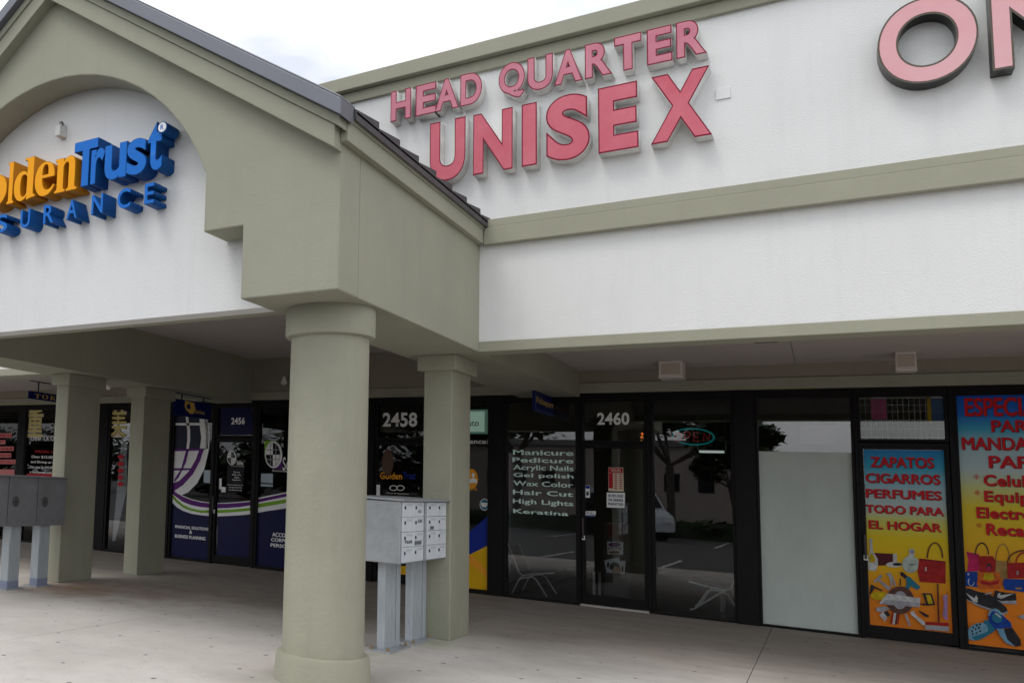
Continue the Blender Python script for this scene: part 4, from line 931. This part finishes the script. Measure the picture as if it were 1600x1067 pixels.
lounge('chrome-framed lounge chair seen sideways behind the window with the neon sign', [(1156, 880), (1150, 895), (1146, 910)], [(1142, 919), (1133, 922), (1110, 917), (1076, 908)], [(1078, 952), (1086, 950), (1106, 922), (1120, 922), (1137, 928), (1155, 957)], YCH, -1, (lc.x, YCH + .3, 0))
t = thing('side_table', 'low dark side table between the lounge chairs inside the salon', 'table', (-1.9, 14.7, 0))
MB().box(-1.0, .8, -.25, .25, .40, .44).build('tabletop', mat('dark_wood', (.035, .022, .018), .4), t, .004)
for sx in (-.9, .7):
    for sy in (-.2, .2): MB().tube([(sx, sy, .012), (sx, sy, .40)], .02).build('leg', CHROME, t)
# salon ceiling lamp and string lights
q = atZ(1120, 707, 2.98)
q = atY(1112, 706, 17.2)
t = thing('ceiling_lamp', 'small lit white lamp hanging inside the salon below the neon sign', 'lamp', (q.x, 17.2, q.z))
MB().box(-.17, .17, -.10, .10, -.012, .02).build('diffuser', mat('lamp_glow', (.75, .85, .78), .5, emit=.55), t); MB().tube([(-.2, 0, .03), (-.2, 0, 3.0 - q.z)], .006).tube([(.2, 0, .03), (.2, 0, 3.0 - q.z)], .006).build('hanger', GALV, t)
t = thing('string_lights', 'tangle of small amber string lights inside the salon window corner', 'string lights')
bl = MB(); wl = MB(); pts = []
for k in range(34):
    a = random.uniform(1001, 1022); bb = 676 + random.uniform(0, 14) + max(0, (a - 1012)) * random.uniform(0, 3.2); v = atY(a, bb, YG + .25); pts.append(v)
for v in pts: bl.box(v.x - .006, v.x + .006, v.y - .006, v.y + .006, v.z - .008, v.z + .008)
wl.tube([tuple(v) for v in sorted(pts, key=lambda v: v.x)], .002, 5)
bl.build('bulbs', mat('amber_bulb', (.9, .35, .05), .4, emit=.5), t)['kind'] = 'stuff'; wl.build('wire', INK, t)
# pale side wall panel at the left of the salon window
tag(MB().box(-3.80, -3.775, YG + .25, 18, .2, 2.1).build('pale_wall_panel', INL, None), 'pale panel on the salon side wall behind the mint lettering', 'wall panel')
# lit box sign in the insurance window
a = atY(733, 640, YG + .06); bb = atY(760.5, 677.5, YG + .06)
t = thing('light_box', 'glowing pale green light box reading Auto in the insurance window', 'light box', (0, 0, 0))
MB().box(bb.x - .85, bb.x, YG + .045, YG + .12, bb.z, a.z).build('case', mat('green_box_edge', (.20, .36, .28), .5, emit=.22), t, .004)
MB().box(bb.x - .82, bb.x - .03, YG + .040, YG + .0445, bb.z + .03, a.z - .03).build('lit_face', mat('lit_green_face', (.50, .72, .58), .5, emit=.36), t)
text('Auto', bb.x - .36, bb.x - .11, bb.z + .115, bb.z + .21, YG + .037, mat('dark_red_print', (.10, .02, .015), .5), 'lettering', t, .008); text('Home', bb.x - .74, bb.x - .44, bb.z + .115, bb.z + .21, YG + .037, mat('dark_red_print', (.1, .02, .015), .5), 'lettering', t, .008)
# wire grid and pouches in the variety transom
YW = YG + .06
t = thing('wire_grid', 'white wire display grid across the transom above the poster door', 'display grid')
mb = MB()
for k in range(16):
    x = .335 + k * .05; mb.tube([(x, YW, 2.335), (x, YW, 2.825)], .0028, 5)
for z in (2.36, 2.46, 2.56, 2.66, 2.74, 2.82): mb.tube([(.33, YW + .005, z), (1.1, YW + .005, z)], .0028, 5)
mb.build('wires', mat('white_wire', (.6, .6, .58), .5), t); MB().box(.33, 1.1, YW - .004, YW + .012, 2.822, 2.83).build('top_rail', mat('white_wire', (.6, .6, .58), .5), t)
def pouch(p0, p1, m, label, m2=None):
    a = atY(*p0, YW - .02); bb = atY(*p1, YW - .02)
    t = thing('display_pouch', label, 'pouch', (a.x, YW - .02, a.z)); w = bb.x - a.x; h = a.z - bb.z
    MB().box(0, w, -.012, .008, -h, -h * .16).build('bag', m, t, .006); MB().box(.005, w - .005, -.008, .006, -h * .155, 0).build('header_card', PAPER, t, .003)
    if m2: MB().box(-.035, .0, -.006, .012, -h * 1.02, -h * .12).build('side_strip', m2, t)
pouch((1360, 617), (1386, 655), mat('magenta_pouch', (.52, .05, .22), .45), 'magenta pouch hanging on the left of the wire grid')
pouch((1454, 616), (1477, 658), mat('blue_pouch', (.02, .12, .36), .45), 'blue pouch with yellow edge hanging on the right of the wire grid', YELL)
a = atY(1250, 664, YG + .02)
tag(MB().box(a.x, a.x + .35, YG + .018, YG + .021, a.z - .235, a.z).build('taped_card', mat('beige_card', (.42, .33, .29), .7), None), 'blank beige card inside the clear strip of the frosted window', 'card')

# ------------------------------------------------------------------ across the parking lot (seen in the glass)
LEAF = mat('leaf_green', (.055, .09, .03), .6, var=.5, vscale=.6); BARK = mat('bark', (.10, .08, .065), .9)
def leafcloud(mb, c, r, n, sz, core=1):
    for _ in range(n):
        v = Vector((random.gauss(0, 1), random.gauss(0, 1), random.gauss(0, 1))); v = v.normalized() * (random.random() ** .45)
        p = Vector(c) + Vector((v.x * r[0], v.y * r[1], v.z * r[2])); a = random.random() * 6.28; s = sz * random.uniform(.6, 1.3)
        d1 = Vector((math.cos(a), math.sin(a), random.uniform(-.6, .6))) * s; d2 = Vector((-math.sin(a), math.cos(a), random.uniform(-.6, .6))) * s * .55
        mb.poly([p - d1, p - d2, p + d1, p + d2])
    if core:
        leafcloud(mb, c, (r[0] * .8, r[1] * .8, r[2] * .8), n // 6, sz * 3.2, 0)
hb = MB()
for k in range(26): leafcloud(hb, (-22 + k * 1.5, -17.6 + random.uniform(-.1, .1), .30), (1.0, .55, .5), 260, .10)
for k in range(1): hb.box(-22.5, 16.5, -17.85, -17.35, -.13, .6)
tag(hb.build('hedge', LEAF, None), 'low dark clipped hedge along the far edge of the parking lot', 'hedge')
def tree(x, y, h, sp, label, nl=5200):
    t = thing('broadleaf_tree', label, 'tree', (x, y, -.13), 'trees beyond the parking lot')
    tb = MB(); tip = []
    top = Vector((random.uniform(-.3, .3), 0, h * .42)); tb.tube([(0, 0, 0), (.05, 0, h * .2), tuple(top)], h * .022, 8)
    for k in range(7):
        a = k * .9 + random.random(); e = Vector((math.cos(a) * sp * .7, math.sin(a) * sp * .7, h * random.uniform(.6, .92))); mid = (top + e) / 2 + Vector((0, 0, -.2)); tb.tube([tuple(top), tuple(mid), tuple(e)], h * .009, 6); tip += [e, mid * .4 + e * .6]
    tb.build('trunk', BARK, t, smooth=True); cb = MB()
    for e in tip: leafcloud(cb, e, (sp * .34, sp * .34, h * .11), nl // len(tip), .10 + h * .005)
    cb.build('crown', LEAF, t)
tree(-5.6, -18.2, 7.5, 3.4, 'leafy tree at the hedge behind the white van, mirrored in the neon sign window')
tree(-12.5, -19.5, 8.5, 3.8, 'leafy tree beyond the parking lot, mirrored above the mint lettering')
tree(-3.6, -24, 5.6, 2.0, 'small leafy tree beyond the lot, mirrored at the edge of the frosted window')
tree(7.2, -30, 6, 3, 'leafy tree beyond the lot, mirrored in the transom with the wire grid')
tree(-20, -19, 8, 3.5, 'leafy tree at the far left of the parking lot hedge')
tw = MB()
for k in range(40): leafcloud(tw, (-75 + k * 4, -78 + random.uniform(-3, 3), 2.2 + random.uniform(-.5, .9)), (3.4, 2.5, 2.4), 150, .5)
for k in range(26): leafcloud(tw, (-74 + k * 2.3, -40 + random.uniform(-2, 2) - k * .3, 2.8 + random.uniform(-.6, 1.6)), (2.6, 2.0, 3.2), 420, .28)  # nearer left row, added to darken the reflections in the left windows
o = tw.build('tree_line_and_added_row', LEAF, None); o['kind'] = 'stuff'; o['label'] = 'far line of dark trees beyond the parking lot, plus a nearer row added to darken the left glass'
t = thing('office_building', 'low beige building beyond the hedge, mirrored in the salon windows', 'building', (-14, -46, -.13))
MB().box(-9, 9, -5, 5, 0, 5.2).build('wall', mat('beige_wall', (.42, .36, .32), .8, var=.1), t); MB().box(-9.3, 9.3, -5.3, 5.3, 5.2, 5.6).build('roof', mat('roof_edge', (.2, .19, .18), .8), t)
for k in range(9): MB().box(-8.4 + k * 1.95, -7.5 + k * 1.95, 5.001, 5.03, 2.2, 3.4).build('window', BLACKP, t)
# van
t = thing('parked_van', 'white van parked by the hedge, mirrored in the neon sign window', 'van', (-6.9, -14.4, -.13)); t.rotation_euler.z = math.radians(55)
WP = mat('white_car_paint', (.62, .66, .70), .25)
prof = [(-2.3, .35), (-2.3, 1.9), (-2.1, 2.05), (.9, 2.05), (1.75, 1.25), (2.35, 1.0), (2.45, .7), (2.45, .35)]
MB().prism(prof, 'y', -.9, .9).build('body', WP, t, .06)
for s in (-.905, .905): MB().prism([(-2.0, 1.25), (-2.0, 1.8), (.75, 1.85), (1.4, 1.25)], 'y', s - .004, s + .004).build('side_window', BLACKP, t)
MB().prism([(1.0, 1.98), (1.72, 1.32), (1.76, 1.34), (1.04, 2.0)], 'y', -.75, .75).build('windscreen', BLACKP, t)
for x in (-1.5, 1.6):
    for y in (-.82, .82): MB().prism(ell(x, .34, .34, .34, 20), 'y', y - .1, y + .1).build('wheel', BLKV, t)
for y in (-.65, .65): MB().box(2.40, 2.47, y - .15, y + .15, .75, .92).build('headlight', SILV, t)
print('objects', len(bpy.data.objects))
